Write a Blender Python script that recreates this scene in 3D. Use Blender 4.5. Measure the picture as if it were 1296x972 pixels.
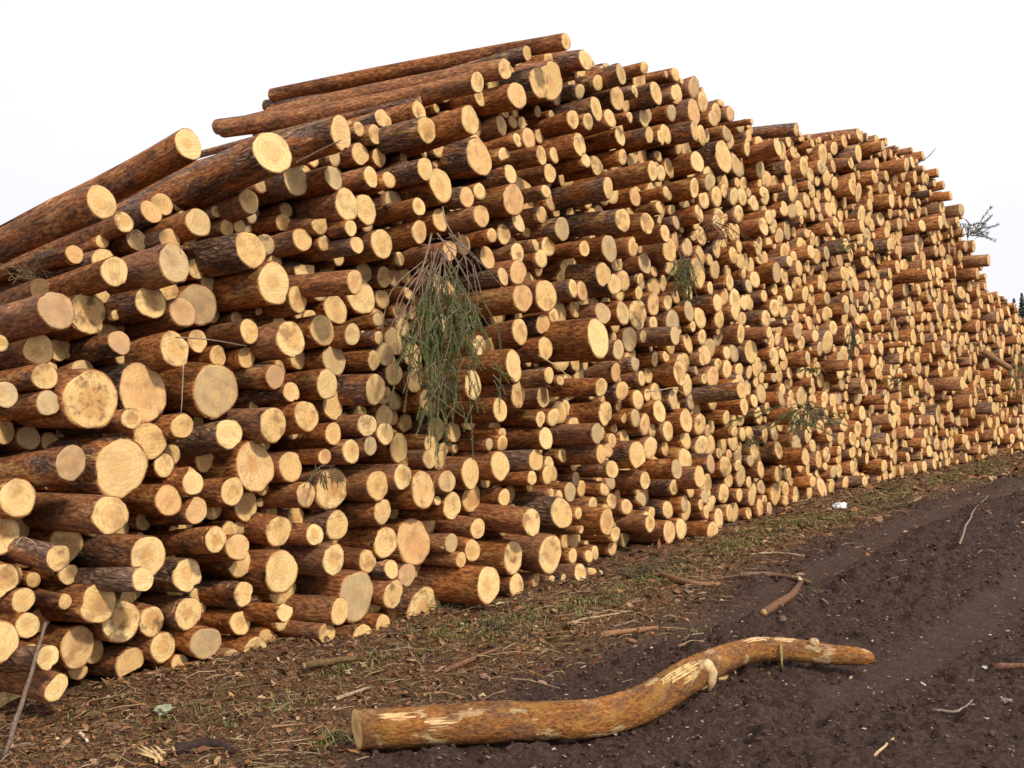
import bpy, math, random
import numpy as np
from mathutils import Vector, Matrix

# ---------------------------------------------------------------- camera, sky, sun, exposure
scene = bpy.context.scene
for o in list(bpy.data.objects):
    bpy.data.objects.remove(o)
COL = scene.collection
CAM_H = 1.8
cam_data = bpy.data.cameras.new('camera')
cam_data.sensor_width = 36.0
cam_data.lens = 38.0
cam_data.clip_start = 0.05
cam_data.clip_end = 5000.0
cam = bpy.data.objects.new('camera', cam_data)
COL.objects.link(cam)
CAM_R = Matrix.Rotation(math.radians(90 - 0.88), 3, 'X') @ Matrix.Rotation(math.radians(-2.86), 3, 'Z')
cam.matrix_world = Matrix.Translation((0, 0, CAM_H)) @ CAM_R.to_4x4()
scene.camera = cam
scene.render.resolution_x, scene.render.resolution_y = 1024, 768

SUN_EL, SUN_AZ = math.radians(37), math.radians(138)      # azimuth clockwise from +Y (the viewing direction)
world = bpy.data.worlds.new('World')
scene.world = world
world.use_nodes = True
wn, wl = world.node_tree.nodes, world.node_tree.links
wn.clear()
w_out = wn.new('ShaderNodeOutputWorld')
w_bg = wn.new('ShaderNodeBackground')
w_bg.inputs['Strength'].default_value = 0.1
w_sky = wn.new('ShaderNodeTexSky')
w_sky.sky_type = 'NISHITA'
w_sky.sun_disc = False
w_sky.sun_elevation = SUN_EL
w_sky.sun_rotation = SUN_AZ
w_sky.dust_density = 3.0
w_tc = wn.new('ShaderNodeTexCoord')
w_noise = wn.new('ShaderNodeTexNoise')                     # thin bright cloud over the whole sky
w_noise.inputs['Scale'].default_value = 1.7
w_noise.inputs['Detail'].default_value = 5.0
w_noise.inputs['Roughness'].default_value = 0.5
w_ramp = wn.new('ShaderNodeValToRGB')
w_ramp.color_ramp.elements[0].position = 0.42
w_ramp.color_ramp.elements[0].color = (0.83, 0.825, 0.92, 1)
w_ramp.color_ramp.elements[1].position = 0.63
w_ramp.color_ramp.elements[1].color = (1.0, 1.0, 1.0, 1)
w_mul = wn.new('ShaderNodeVectorMath'); w_mul.operation = 'SCALE'
w_mul.inputs['Scale'].default_value = SKY_CLOUD = 11.7
w_mix = wn.new('ShaderNodeMix'); w_mix.data_type = 'RGBA'
w_mix.inputs['Factor'].default_value = 0.94
wl.new(w_tc.outputs['Generated'], w_noise.inputs['Vector'])
wl.new(w_noise.outputs['Fac'], w_ramp.inputs['Fac'])
wl.new(w_ramp.outputs['Color'], w_mul.inputs[0])
wl.new(w_sky.outputs['Color'], w_mix.inputs[6])
wl.new(w_mul.outputs[0], w_mix.inputs[7])
wl.new(w_mix.outputs[2], w_bg.inputs['Color'])
wl.new(w_bg.outputs[0], w_out.inputs['Surface'])

sun_data = bpy.data.lights.new('sun', 'SUN')
sun_data.energy = 3.1
sun_data.angle = math.radians(5.0)
sun_data.color = (1.0, 0.9, 0.74)
sun = bpy.data.objects.new('sun', sun_data)
COL.objects.link(sun)
sun_dir = Vector((math.sin(SUN_AZ) * math.cos(SUN_EL), math.cos(SUN_AZ) * math.cos(SUN_EL), math.sin(SUN_EL)))
sun.rotation_euler = sun_dir.to_track_quat('Z', 'Y').to_euler()

scene.cycles.max_bounces = 5
scene.cycles.diffuse_bounces = 4
scene.cycles.glossy_bounces = 1
scene.view_settings.view_transform = 'Standard'
scene.view_settings.look = 'None'
scene.view_settings.exposure = 0.0
scene.view_settings.gamma = 1.0
scene.view_settings.use_curve_mapping = False

# ---------------------------------------------------------------- helpers
rng = np.random.default_rng(11)
random.seed(11)
A2 = np.array([-.749, .6626]); U2 = np.array([.6626, .749]); P0 = np.array([-1.78, 6.98])
LEAN = .05
def face_offset(u):
    return np.interp(u, [-3, 0, 3, 8, 11, 15], [.2, 0, -.25, .15, 0, -.4])
def pile_point(u, v, w):
    p = P0 + u * U2 + (w + face_offset(u) + LEAN * max(v, 0)) * A2
    return Vector((p[0], p[1], v))
def look(x, y):
    """direction of a photograph pixel (1296 wide)"""
    return CAM_R @ Vector(((x - 648) / 1368, -(y - 486) / 1368, -1.0))
def on_ground(x, y, z=0.0):
    d = look(x, y)
    t = (z - CAM_H) / d.z
    return Vector((d.x * t, d.y * t, z))
def on_pile(x, y, w):
    d = look(x, y); k = d.x * A2[0] + d.y * A2[1]; u = 0.; v = 1.
    for _ in range(14):
        t = (w + face_offset(u) + LEAN * max(v, 0) + P0 @ A2) / k
        v = CAM_H + t * d.z; u = (t * d.x - P0[0]) * U2[0] + (t * d.y - P0[1]) * U2[1]
    return Vector((t * d.x, t * d.y, v))

def hash2(ix, iy, s):
    h = (ix.astype(np.int64) * 374761393 + iy.astype(np.int64) * 668265263 + s * 1442695041) & 0xffffffff
    h = ((h ^ (h >> 13)) * 1274126177) & 0xffffffff
    return ((h ^ (h >> 16)) & 0xffff) / 65535.0
def vnoise(x, y, s=0):
    ix, iy = np.floor(x), np.floor(y); fx, fy = x - ix, y - iy
    fx = fx * fx * (3 - 2 * fx); fy = fy * fy * (3 - 2 * fy)
    a, b = hash2(ix, iy, s), hash2(ix + 1, iy, s); c, d = hash2(ix, iy + 1, s), hash2(ix + 1, iy + 1, s)
    return (a * (1 - fx) + b * fx) * (1 - fy) + (c * (1 - fx) + d * fx) * fy - .5
def fbm(x, y, octs=4, s=0, gain=.5):
    t = 0; a = 1.
    for k in range(octs):
        t = t + a * vnoise(x * 2 ** k + 17.3 * k, y * 2 ** k - 9.1 * k, s + k); a *= gain
    return t

def add_attr(me, name, kind, data):
    at = me.attributes.new(name, kind, 'POINT')
    at.data.foreach_set('vector' if kind == 'FLOAT_VECTOR' else 'color' if kind == 'FLOAT_COLOR' else 'value',
                        np.asarray(data, np.float32).ravel())
def mesh(name, verts, faces, mats, midx=None, smooth=True, attrs=()):
    me = bpy.data.meshes.new(name)
    me.from_pydata([tuple(v) for v in verts] if not isinstance(verts, np.ndarray) else verts.tolist(), [], faces)
    for m in (mats if isinstance(mats, (list, tuple)) else [mats]):
        me.materials.append(m)
    if midx is not None:
        me.polygons.foreach_set('material_index', np.asarray(midx, np.int32))
    me.polygons.foreach_set('use_smooth', np.full(len(faces), 1 if smooth else 0, bool) if not isinstance(smooth, np.ndarray) else smooth)
    for a in attrs:
        add_attr(me, *a)
    me.update()
    return me
def obj(name, me, parent=None):
    o = bpy.data.objects.new(name, me)
    COL.objects.link(o)
    if parent is not None:
        o.parent = parent
    return o
def thing(name, loc, label, cat, group=None):
    o = bpy.data.objects.new(name, None)
    o.empty_display_size = .1
    o.location = loc
    COL.objects.link(o)
    return tag(o, label, cat, group)
def tag(o, label, cat, group=None):
    o['label'] = label; o['category'] = cat
    if group: o['group'] = group
    return o

class Buf:
    """collects many small shapes into one mesh"""
    def __init__(s): s.v = []; s.f = []; s.c = []
    def add(s, vs, fs, col):
        b = len(s.v); s.v.extend(vs); s.f.extend([tuple(i + b for i in f) for f in fs]); s.c.extend([col] * len(vs))
    def tube(s, pts, rads, n, col, cap=True):
        b = len(s.v); m = len(pts); prev = None
        for i, p in enumerate(pts):
            d = (pts[min(i + 1, m - 1)] - pts[max(i - 1, 0)]).normalized()
            if prev is None:
                x = d.cross(Vector((.31, .17, .93)))
                if x.length < .05: x = d.cross(Vector((1, 0, 0)))
                x.normalize()
            else:
                x = (prev - d * prev.dot(d)).normalized()
            prev = x; y = d.cross(x)
            for k in range(n):
                a = 2 * math.pi * k / n
                s.v.append(p + (x * math.cos(a) + y * math.sin(a)) * rads[i]); s.c.append(col)
        for i in range(m - 1):
            for k in range(n):
                k2 = (k + 1) % n
                s.f.append((b + i * n + k, b + i * n + k2, b + (i + 1) * n + k2, b + (i + 1) * n + k))
        if cap:
            s.f.append(tuple(b + k for k in reversed(range(n)))); s.f.append(tuple(b + (m - 1) * n + k for k in range(n)))
    def build(s, name, mat, parent=None, smooth=True, origin=None):
        vs = s.v if origin is None else [Vector(v) - origin for v in s.v]
        me = mesh(name, vs, s.f, mat, smooth=smooth,
                  attrs=[('tint', 'FLOAT_COLOR', np.array([(c[0], c[1], c[2], 1) for c in s.c]))])
        return obj(name, me, parent)

# ---------------------------------------------------------------- materials
class NT:
    def __init__(s, name, rough=.85):
        s.m = bpy.data.materials.new(name); s.m.use_nodes = True
        s.n = s.m.node_tree.nodes; s.l = s.m.node_tree.links
        s.b = s.n['Principled BSDF']; s.b.inputs['Roughness'].default_value = rough
        s.b.inputs['Specular IOR Level'].default_value = .25
    def put(s, inp, val):
        if isinstance(val, bpy.types.NodeSocket): s.l.new(val, inp)
        else: inp.default_value = val
    def attr(s, name, out='Vector'):
        a = s.n.new('ShaderNodeAttribute'); a.attribute_name = name; return a.outputs[out]
    def math(s, op, a, b=None, c=None, clamp=False):
        q = s.n.new('ShaderNodeMath'); q.operation = op; q.use_clamp = clamp
        for i, x in enumerate((a, b, c)):
            if x is not None: s.put(q.inputs[i], x)
        return q.outputs[0]
    def vmath(s, op, a, b=None, scale=None):
        q = s.n.new('ShaderNodeVectorMath'); q.operation = op; s.put(q.inputs[0], a)
        if b is not None: s.put(q.inputs[1], b)
        if scale is not None: s.put(q.inputs['Scale'], scale)
        return q.outputs['Value'] if op in ('LENGTH', 'DOT_PRODUCT') else q.outputs[0]
    def noise(s, vec, scale, detail=4, rough=.55, w=None, dist=0.):
        q = s.n.new('ShaderNodeTexNoise'); q.inputs['Scale'].default_value = scale
        q.inputs['Detail'].default_value = detail; q.inputs['Roughness'].default_value = rough
        q.inputs['Distortion'].default_value = dist
        if w is not None: q.noise_dimensions = '4D'; s.put(q.inputs['W'], w)
        s.put(q.inputs['Vector'], vec); return q.outputs['Fac']
    def voro(s, vec, scale, feature='F1', out='Distance', w=None):
        q = s.n.new('ShaderNodeTexVoronoi'); q.feature = feature; q.inputs['Scale'].default_value = scale
        if w is not None: q.voronoi_dimensions = '4D'; s.put(q.inputs['W'], w)
        s.put(q.inputs['Vector'], vec); return q.outputs[out]
    def ramp(s, fac, stops, interp='LINEAR'):
        q = s.n.new('ShaderNodeValToRGB'); e = q.color_ramp.elements; q.color_ramp.interpolation = interp
        while len(e) < len(stops): e.new(.5)
        for i, (p, c) in enumerate(stops):
            e[i].position = p
            e[i].color = (c, c, c, 1) if isinstance(c, (int, float)) else (*c, 1)
        s.put(q.inputs[0], fac); return q.outputs[0]
    def mix(s, fac, a, b, mode='MIX'):
        q = s.n.new('ShaderNodeMix'); q.data_type = 'RGBA'; q.blend_type = mode
        s.put(q.inputs[0], fac)
        for i, x in ((6, a), (7, b)):
            s.put(q.inputs[i], (*x, 1) if isinstance(x, tuple) and len(x) == 3 else x)
        return q.outputs[2]
    def sep(s, v):
        q = s.n.new('ShaderNodeSeparateXYZ'); s.put(q.inputs[0], v); return q.outputs
    def comb(s, x, y, z):
        q = s.n.new('ShaderNodeCombineXYZ')
        for i, k in enumerate((x, y, z)): s.put(q.inputs[i], k)
        return q.outputs[0]
    def bump(s, h, strength, dist):
        q = s.n.new('ShaderNodeBump'); q.inputs['Strength'].default_value = strength; q.inputs['Distance'].default_value = dist
        s.put(q.inputs['Height'], h); s.l.new(q.outputs[0], s.b.inputs['Normal'])
    def color(s, c): s.put(s.b.inputs['Base Color'], c)

def bark_material(name='pine_bark'):
    t = NT(name, .8)
    lp = t.attr('lp'); seed = t.attr('seed', 'Fac')
    off = t.comb(t.math('MULTIPLY', seed, 37.), t.math('MULTIPLY', seed, 91.), 0.)
    st = t.vmath('ADD', t.vmath('MULTIPLY', lp, (1., 1., .3)), off)
    n1 = t.n.new('ShaderNodeTexNoise'); n1.inputs['Scale'].default_value = 9.; n1.inputs['Detail'].default_value = 2.
    t.put(n1.inputs['Vector'], st)
    big, bcol = n1.outputs['Fac'], n1.outputs['Color']
    warped = t.vmath('ADD', st, t.vmath('SCALE', bcol, scale=.06))
    fine = t.noise(warped, 55., 4, .66)
    plates = t.voro(warped, 30., 'DISTANCE_TO_EDGE')
    flaky = t.ramp(fine, [(.3, (.075, .023, .008)), (.45, (.26, .086, .024)), (.58, (.47, .178, .05)), (.74, (.68, .33, .115))])
    rough = t.ramp(fine, [(.3, (.06, .033, .022)), (.5, (.215, .118, .075)), (.7, (.4, .27, .185))])
    # how much of the log carries thick grey bark: from the seed, broken up along the log
    k = t.math('ADD', t.math('MULTIPLY', big, 1.3), t.math('MULTIPLY', t.math('FRACT', t.math('MULTIPLY', seed, 7.31)), .9))
    kk = t.math('MULTIPLY', t.math('SUBTRACT', k, 1.27), 4., clamp=True)
    col = t.mix(kk, flaky, rough)
    crack = t.ramp(plates, [(.0, .3), (.1, 1.)])
    col = t.mix(t.math('ADD', .12, t.math('MULTIPLY', kk, .8)), col, t.mix(1., col, crack, 'MULTIPLY'))
    # patches where the bark is rubbed off to the yellow bast
    bs = t.sep(bcol)
    rubm = t.math('MULTIPLY', t.ramp(bs[1], [(.6, 0.), (.64, 1.)]), t.ramp(fine, [(.4, .3), (.55, 1.)]))
    col = t.mix(t.math('MULTIPLY', rubm, .7), col, t.ramp(fine, [(.3, (.34, .15, .035)), (.7, (.68, .4, .14))]))
    dark = t.ramp(bs[2], [(.36, .5), (.5, 1.)])
    col = t.mix(1., col, dark, 'MULTIPLY')
    # some logs are dusty pink-brown, some deep red
    tone = t.math('FRACT', t.math('MULTIPLY', seed, 19.3))
    col = t.mix(t.ramp(tone, [(.5, 0.), (.95, .38)]), col, t.ramp(fine, [(.3, (.12, .07, .05)), (.7, (.4, .26, .18))]))
    col = t.mix(1., col, t.ramp(tone, [(.0, .72), (.35, 1.)]), 'MULTIPLY')
    t.color(col)
    h = t.math('ADD', fine, t.math('MULTIPLY', t.math('MULTIPLY', plates, kk), 2.))
    t.bump(h, .9, .016)
    return t.m
def wood_material():
    t = NT('sawn_pine_wood', .75)
    lp = t.attr('lp'); seed = t.attr('seed', 'Fac'); rad = t.attr('rad', 'Fac')
    s = t.sep(lp); xy = t.comb(s[0], s[1], t.math('MULTIPLY', seed, 57.))
    f1 = t.math('FRACT', t.math('MULTIPLY', seed, 13.7)); f2 = t.math('FRACT', t.math('MULTIPLY', seed, 29.3)); f3 = t.math('FRACT', t.math('MULTIPLY', seed, 47.9))
    n1 = t.n.new('ShaderNodeTexNoise'); n1.inputs['Scale'].default_value = 11.; n1.inputs['Detail'].default_value = 3.; n1.inputs['Roughness'].default_value = .6
    t.put(n1.inputs['Vector'], xy)
    nc = t.sep(n1.outputs['Color']); stain = n1.outputs['Fac']
    ecc = t.comb(t.math('MULTIPLY', t.math('SUBTRACT', f1, .5), t.math('MULTIPLY', rad, .3)), t.math('MULTIPLY', t.math('SUBTRACT', f2, .5), t.math('MULTIPLY', rad, .3)), 0.)
    wob = t.comb(t.math('MULTIPLY', t.math('SUBTRACT', nc[0], .5), .035), t.math('MULTIPLY', t.math('SUBTRACT', nc[1], .5), .035), 0.)
    q = t.vmath('ADD', t.vmath('ADD', t.comb(s[0], s[1], 0.), wob), ecc)
    dist = t.vmath('LENGTH', q)
    rho = t.math('DIVIDE', dist, rad)
    edge = t.math('DIVIDE', t.vmath('LENGTH', t.comb(s[0], s[1], 0.)), rad)
    hw = t.math('ADD', .34, t.math('MULTIPLY', f1, .3))
    heart = t.math('MULTIPLY', t.math('SUBTRACT', hw, rho), 9., clamp=True)
    sap = t.mix(f2, (.89, .65, .305), (.8, .53, .22))
    hrt = t.mix(f3, (.8, .5, .19), (.64, .34, .12))
    col = t.mix(t.math('MULTIPLY', heart, t.math('ADD', .3, t.math('MULTIPLY', f3, .6))), sap, hrt)
    # dark line where heartwood begins, growth rings
    line = t.math('SUBTRACT', 1., t.math('MULTIPLY', t.math('ABSOLUTE', t.math('SUBTRACT', hw, rho)), 16.), clamp=True)
    col = t.mix(t.math('MULTIPLY', line, .3), col, (.5, .23, .07))
    rings = t.math('MULTIPLY', t.math('ADD', t.math('SINE', t.math('MULTIPLY', dist, 620.)), t.math('SINE', t.math('MULTIPLY', dist, 233.))), .5)
    col = t.mix(t.math('MULTIPLY', t.math('MAXIMUM', rings, 0.), .42), col, (.46, .25, .085))
    # saw marks across the face in a direction of its own
    ang = t.math('MULTIPLY', f3, 6.28)
    dx = t.math('ADD', t.math('MULTIPLY', s[0], t.math('COSINE', ang)), t.math('MULTIPLY', s[1], t.math('SINE', ang)))
    dy = t.math('SUBTRACT', t.math('MULTIPLY', s[1], t.math('COSINE', ang)), t.math('MULTIPLY', s[0], t.math('SINE', ang)))
    saw = t.noise(t.comb(t.math('MULTIPLY', dx, 150.), t.math('MULTIPLY', dy, 10.), t.math('MULTIPLY', seed, 57.)), 1., 2, .65)
    col = t.mix(t.math('MULTIPLY', t.ramp(saw, [(.36, 1.), (.52, 0.)]), .4), col, (.44, .25, .09))
    # staining, dirt
    col = t.mix(t.math('MULTIPLY', t.ramp(stain, [(.48, 0.), (.66, 1.)]), t.math('ADD', .16, t.math('MULTIPLY', f1, .7))), col, (.32, .18, .08))
    dots = t.ramp(t.noise(xy, 95., 1, .5), [(.7, 0.), (.76, 1.)])
    col = t.mix(t.math('MULTIPLY', dots, t.ramp(f2, [(.3, .1), (.7, .7)])), col, (.13, .065, .03))
    # drying checks: thin rays from the pith
    q3 = t.vmath('NORMALIZE', q)
    rays = t.noise(t.vmath('ADD', q3, t.comb(0., 0., t.math('ADD', t.math('MULTIPLY', rho, .25), t.math('MULTIPLY', seed, 31.)))), 2.6, 1, .6)
    raym = t.math('MULTIPLY', t.ramp(t.math('ABSOLUTE', t.math('SUBTRACT', rays, .5)), [(.006, 1.), (.02, 0.)]), t.ramp(f3, [(.86, 0.), (.93, .85)]))
    col = t.mix(t.math('MULTIPLY', raym, t.math('SUBTRACT', 1.1, rho, clamp=True)), col, (.14, .06, .02))
    # a part of the ends has weathered to grey brown, some are pink
    aged = t.ramp(t.math('FRACT', t.math('MULTIPLY', seed, 71.1)), [(.8, 0.), (.95, .7)])
    col = t.mix(t.math('MULTIPLY', aged, t.ramp(nc[2], [(.3, .5), (.6, 1.)])), col, (.36, .27, .17))
    mud = t.math('MULTIPLY', t.ramp(nc[0], [(.54, 0.), (.64, 1.)]), t.ramp(t.math('FRACT', t.math('MULTIPLY', seed, 97.3)), [(.8, 0.), (.92, .6)]))
    col = t.mix(mud, col, (.15, .085, .045))
    pink = t.ramp(t.math('FRACT', t.math('MULTIPLY', seed, 83.7)), [(.75, 0.), (.95, .34)])
    col = t.mix(pink, col, (.6, .28, .14))
    rim = t.ramp(t.math('ADD', edge, t.math('MULTIPLY', t.math('SUBTRACT', nc[2], .5), .12)), [(.88, 0.), (.97, 1.)])
    col = t.mix(t.math('MULTIPLY', rim, .5), col, (.44, .2, .08))
    t.color(col)
    t.bump(saw, .35, .006)
    return t.m
def tint_material(name, rough=.85, scale=60., amount=.5, spec=.25, bump=.0):
    t = NT(name, rough); t.b.inputs['Specular IOR Level'].default_value = spec
    c = t.n.new('ShaderNodeTexCoord').outputs['Object']
    nz = t.noise(c, scale, 4, .6)
    t.color(t.mix(1., t.attr('tint', 'Color'), t.ramp(nz, [(.3, 1 - amount), (.7, 1 + amount * .6)]), 'MULTIPLY'))
    if bump: t.bump(nz, .7, bump)
    return t.m
def ground_material():
    t = NT('soil_and_litter', .9)
    c = t.n.new('ShaderNodeTexCoord').outputs['Object']
    lit = t.attr('litter', 'Fac'); wet = t.attr('track', 'Fac')
    n1 = t.noise(c, 2.2, 5, .6); n2 = t.noise(c, 38., 5, .68); n3 = t.noise(c, 170., 3, .6)
    soil = t.ramp(n2, [(.28, (.027, .0145, .0105)), (.5, (.083, .047, .035)), (.74, (.145, .09, .068))])
    soil = t.mix(t.math('MULTIPLY', wet, .6), soil, (.12, .072, .054))
    bits = t.voro(c, 75., 'F1', 'Color')
    lcol = t.ramp(t.sep(bits)[0], [(.0, (.06, .03, .014)), (.4, (.18, .085, .038)), (.72, (.32, .16, .07)), (.93, (.46, .29, .15))])
    lcol = t.mix(t.ramp(n3, [(.35, .55), (.55, 0.)]), lcol, (.025, .012, .008))
    green = t.math('MULTIPLY', t.ramp(n1, [(.5, 0.), (.62, 1.)]), t.ramp(n3, [(.42, 0.), (.6, .6)]))
    lcol = t.mix(green, lcol, (.075, .085, .022))
    m = t.math('ADD', lit, t.math('MULTIPLY', t.math('SUBTRACT', n2, .5), 1.3), clamp=True)
    t.color(t.mix(m, soil, lcol))
    t.bump(t.math('ADD', t.math('MULTIPLY', n2, 1.), t.math('MULTIPLY', n3, .5)), 1., .04)
    return t.m

BARK, WOOD = bark_material(), wood_material()
GROUND = ground_material()
CHIP = tint_material('wood_chip', .8, 40., .35)
STICK = tint_material('stick_bark', .85, 55., .5, bump=.004)
NEEDLE = tint_material('spruce_needle', .55, 20., .3, .4)
CLOD = tint_material('soil_clod', .95, 50., .5, .1, .01)
PLASTIC = tint_material('white_plastic', .4, 10., .05, .5)
STRAW = tint_material('dry_grass', .8, 12., .2)

# ---------------------------------------------------------------- ground
def rut(w, c, half):
    t = np.clip(1 - np.abs(w - c) / half, 0, 1); return t * t * (3 - 2 * t)
def ground_fields(x, y):
    px, py = x - P0[0], y - P0[1]
    u = px * U2[0] + py * U2[1]; w = px * A2[0] + py * A2[1] - face_offset(u)
    edge = np.interp(u, [-1, 0, 1.5, 3, 12], [-2.05, -1.85, -1.5, -1.28, -1.05]) + .4 * fbm(x * .7, y * .7, 3, 5)
    lit = np.clip((w - edge) / .55 + .5, 0, 1)
    far = np.clip((np.hypot(x, y) - 22) / 20, 0, 1)
    z = .05 * fbm(x * .5, y * .5, 3, 1)
    rough = .5 + fbm(x * 1.3, y * 1.3, 2, 40)
    z = z + lit * (.035 * fbm(x * 3, y * 3, 3, 9) + .03 * fbm(x * 11, y * 11, 3, 14))
    soil = 1 - lit
    clod = np.abs(fbm(x * 4.6, y * 4.6, 4, 21, .6))
    r1 = rut(w, -1.72 + .12 * fbm(u * .8, u * 0, 2, 60), .26); r2 = rut(w, -3.3 + .12 * fbm(u * .8, u * 0, 2, 61), .3)
    track = np.clip((r1 + r2) * soil * np.clip((u - .6) / 1.5, 0, 1) * 1.5, 0, 1)
    z = z + soil * (1 - .75 * track) * (.105 * clod * np.clip(.45 + rough, .15, 1.3) + .035 * fbm(x * 19, y * 19, 3, 31, .6) - .02)
    z = z - track * .035 + track * .008 * np.sin(u * 42)
    z = z + soil * .03 * (rut(w, -2.18, .2) * (1 + 2.5 * fbm(x * 6, y * 6, 3, 77)) + .6 * rut(w, -2.85, .22)) * np.clip(u / 3, 0, 1)
    # a low bank of bark rubbish at the foot of the pile on the left
    z = z + .09 * np.exp(-((u + .35) / .9) ** 2 - ((w + .2) / .45) ** 2)
    z = z * (1 - far)
    return z, lit, track
def axis(bounds):
    out = [bounds[0][0]]
    for a, b, step in bounds:
        out.extend(np.arange(a + step, b + step * .5, step))
    return np.array(out)
gx = axis([(-900, -60, 120), (-60, -12, 6), (-12, -4, .4), (-4, 3.6, .024), (3.6, 9, .06), (9, 16, .2), (16, 60, 6), (60, 1000, 120)])
gy = axis([(-200, -10, 40), (-10, 2.5, 1.2), (2.5, 3.6, .1), (3.6, 7.6, .022), (7.6, 11, .034), (11, 19, .075), (19, 40, 1.), (40, 100, 10), (100, 1500, 140)])
GX, GY = np.meshgrid(gx, gy)
gz, glit, gtrack = ground_fields(GX, GY)
nx, ny = len(gx), len(gy)
idx = np.arange(nx * ny).reshape(ny, nx)
quads = np.stack([idx[:-1, :-1], idx[:-1, 1:], idx[1:, 1:], idx[1:, :-1]], -1).reshape(-1, 4)
gme = bpy.data.meshes.new('ground')
gme.vertices.add(nx * ny)
gme.vertices.foreach_set('co', np.stack([GX, GY, gz], -1).astype(np.float32).ravel())
gme.loops.add(quads.size); gme.loops.foreach_set('vertex_index', quads.ravel().astype(np.int32))
gme.polygons.add(len(quads))
gme.polygons.foreach_set('loop_start', np.arange(0, quads.size, 4, dtype=np.int32))
gme.polygons.foreach_set('loop_total', np.full(len(quads), 4, np.int32))
gme.update(calc_edges=True)
gme.polygons.foreach_set('use_smooth', np.ones(len(quads), bool))
add_attr(gme, 'litter', 'FLOAT', glit); add_attr(gme, 'track', 'FLOAT', gtrack)
gme.materials.append(GROUND)
ground = obj('ground', gme)
ground['kind'] = 'structure'
def ground_z(x, y):
    z, _, _ = ground_fields(np.array([x], float), np.array([y], float)); return float(z[0])
def drop(px, py, up=0.):
    p = on_ground(px, py)
    for _ in range(3):
        p = on_ground(px, py, ground_z(p.x, p.y))
    p.z += up
    return p

# ---------------------------------------------------------------- logs
def outline(th, r, g, spec, amt=1.):
    """radius of the log at angle th (array); g a seeded generator's phases"""
    m = 1 + amt * (.042 * np.cos(2 * th + g[0]) + .03 * np.cos(3 * th + g[1]) + .02 * np.cos(5 * th + g[2]) + .011 * np.cos(9 * th + g[3]))
    if spec:
        for op in spec:
            t0 = math.pi - math.radians(op[1]); d = (th - t0 + np.pi) % (2 * np.pi) - np.pi
            if op[0] == 'cut':
                c = np.cos(d); m = np.where(c > .05, np.minimum(m, op[2] / np.maximum(c, .05)), m)
            elif op[0] == 'notch':
                m = m * (1 - op[2] * np.exp(-(d / op[3]) ** 2))
            elif op[0] == 'point':
                m = m * (1 + op[2] * np.exp(-(d / op[3]) ** 2))
            elif op[0] == 'peanut':
                m = m * (op[2] + (1 - op[2]) * np.cos(d) ** 2)
    return r * m
def log_geometry(r, length, seed, spec=None, n=24, rings=(0., .012, .06, .16, .3, .6, 1., 1.6, 2.3), caprings=(.0, .35, .7, .9), fine=True):
    """returns bark (verts, faces, lp) and cut end (verts, faces, lp) in the log's own frame:
    x across, y up, z into the pile, front cut at z = 0"""
    q = np.random.default_rng(int(seed * 1e6) + 3)
    g = q.uniform(0, 6.28, 8)
    th = np.linspace(0, 2 * np.pi, n, endpoint=False)
    tilt = q.normal(0, .075, 2)
    taper = q.uniform(-.028, .012); bend = q.normal(0, .02, 2)
    rings = list(rings) + [length]
    full = outline(th, r, g, spec); plain = outline(th, r, g, None)
    cut = lambda x, y: x * tilt[0] + y * tilt[1]
    V = []; LP = []; Fc = []
    inner = full * (.955 if r > .06 else .94) * (1 + (q.normal(0, .011, n) if fine else 0))
    # bark mouth: annulus slightly behind the saw cut, ragged
    rag = (q.uniform(0, .010, n) + (q.random(n) < .1) * q.uniform(0, .025, n)) if fine else q.uniform(0, .006, n)
    for i, z in enumerate([None] + rings):
        zz = 0. if z is None else z
        bl = min(1., zz / .35); rr = full * (1 - bl) + plain * bl
        if z is None: rr = inner
        rr = rr * (1 + taper * zz)
        if fine and zz > .02 and zz < length - .01: rr = rr * (1 + q.normal(0, .012, n))
        bx, by = bend * math.sin(min(zz / length, 1) * math.pi) * 2.2
        x, y = rr * np.cos(th) + bx, rr * np.sin(th) + by
        zc = zz + cut(x, y) * max(0, 1 - zz / .3)
        if zz < .011: zc = zc + rag + (.0015 if z is None else 0)
        V.append(np.stack([x, y, zc + 0 * x], -1))
    m = len(V)
    for i in range(m - 1):
        for k in range(n):
            k2 = (k + 1) % n
            Fc.append((i * n + k, (i + 1) * n + k, (i + 1) * n + k2, i * n + k2))
    V = np.concatenate(V)
    # cut end: dished rings and a short skirt
    CV = [np.array([[0, 0, 0.]])]; CF = []
    for c in list(caprings[1:]) + [.985, 1.]:
        x, y = inner * c * np.cos(th), inner * c * np.sin(th)
        CV.append(np.stack([x, y, cut(x, y) + (q.normal(0, .0012, n) if fine and c < .95 else 0) + (.003 if c == 1. else 0)], -1))
    x, y = inner * 1.0 * np.cos(th), inner * 1.0 * np.sin(th)
    CV.append(np.stack([x, y, cut(x, y) + .04], -1))
    k0 = 1
    for k in range(n):
        CF.append((0, k0 + (k + 1) % n, k0 + k))
    for i in range(len(CV) - 2):
        for k in range(n):
            k2 = (k + 1) % n; a = 1 + i * n; b = a + n
            CF.append((a + k, a + k2, b + k2, b + k))
    CV = np.concatenate(CV)
    # back cut
    last = V[-n:]; bv = np.concatenate([last, last.mean(0)[None]])
    BF = [(k, (k + 1) % n, n) for k in range(n)]
    return V, Fc, CV, CF, bv, BF
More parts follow.
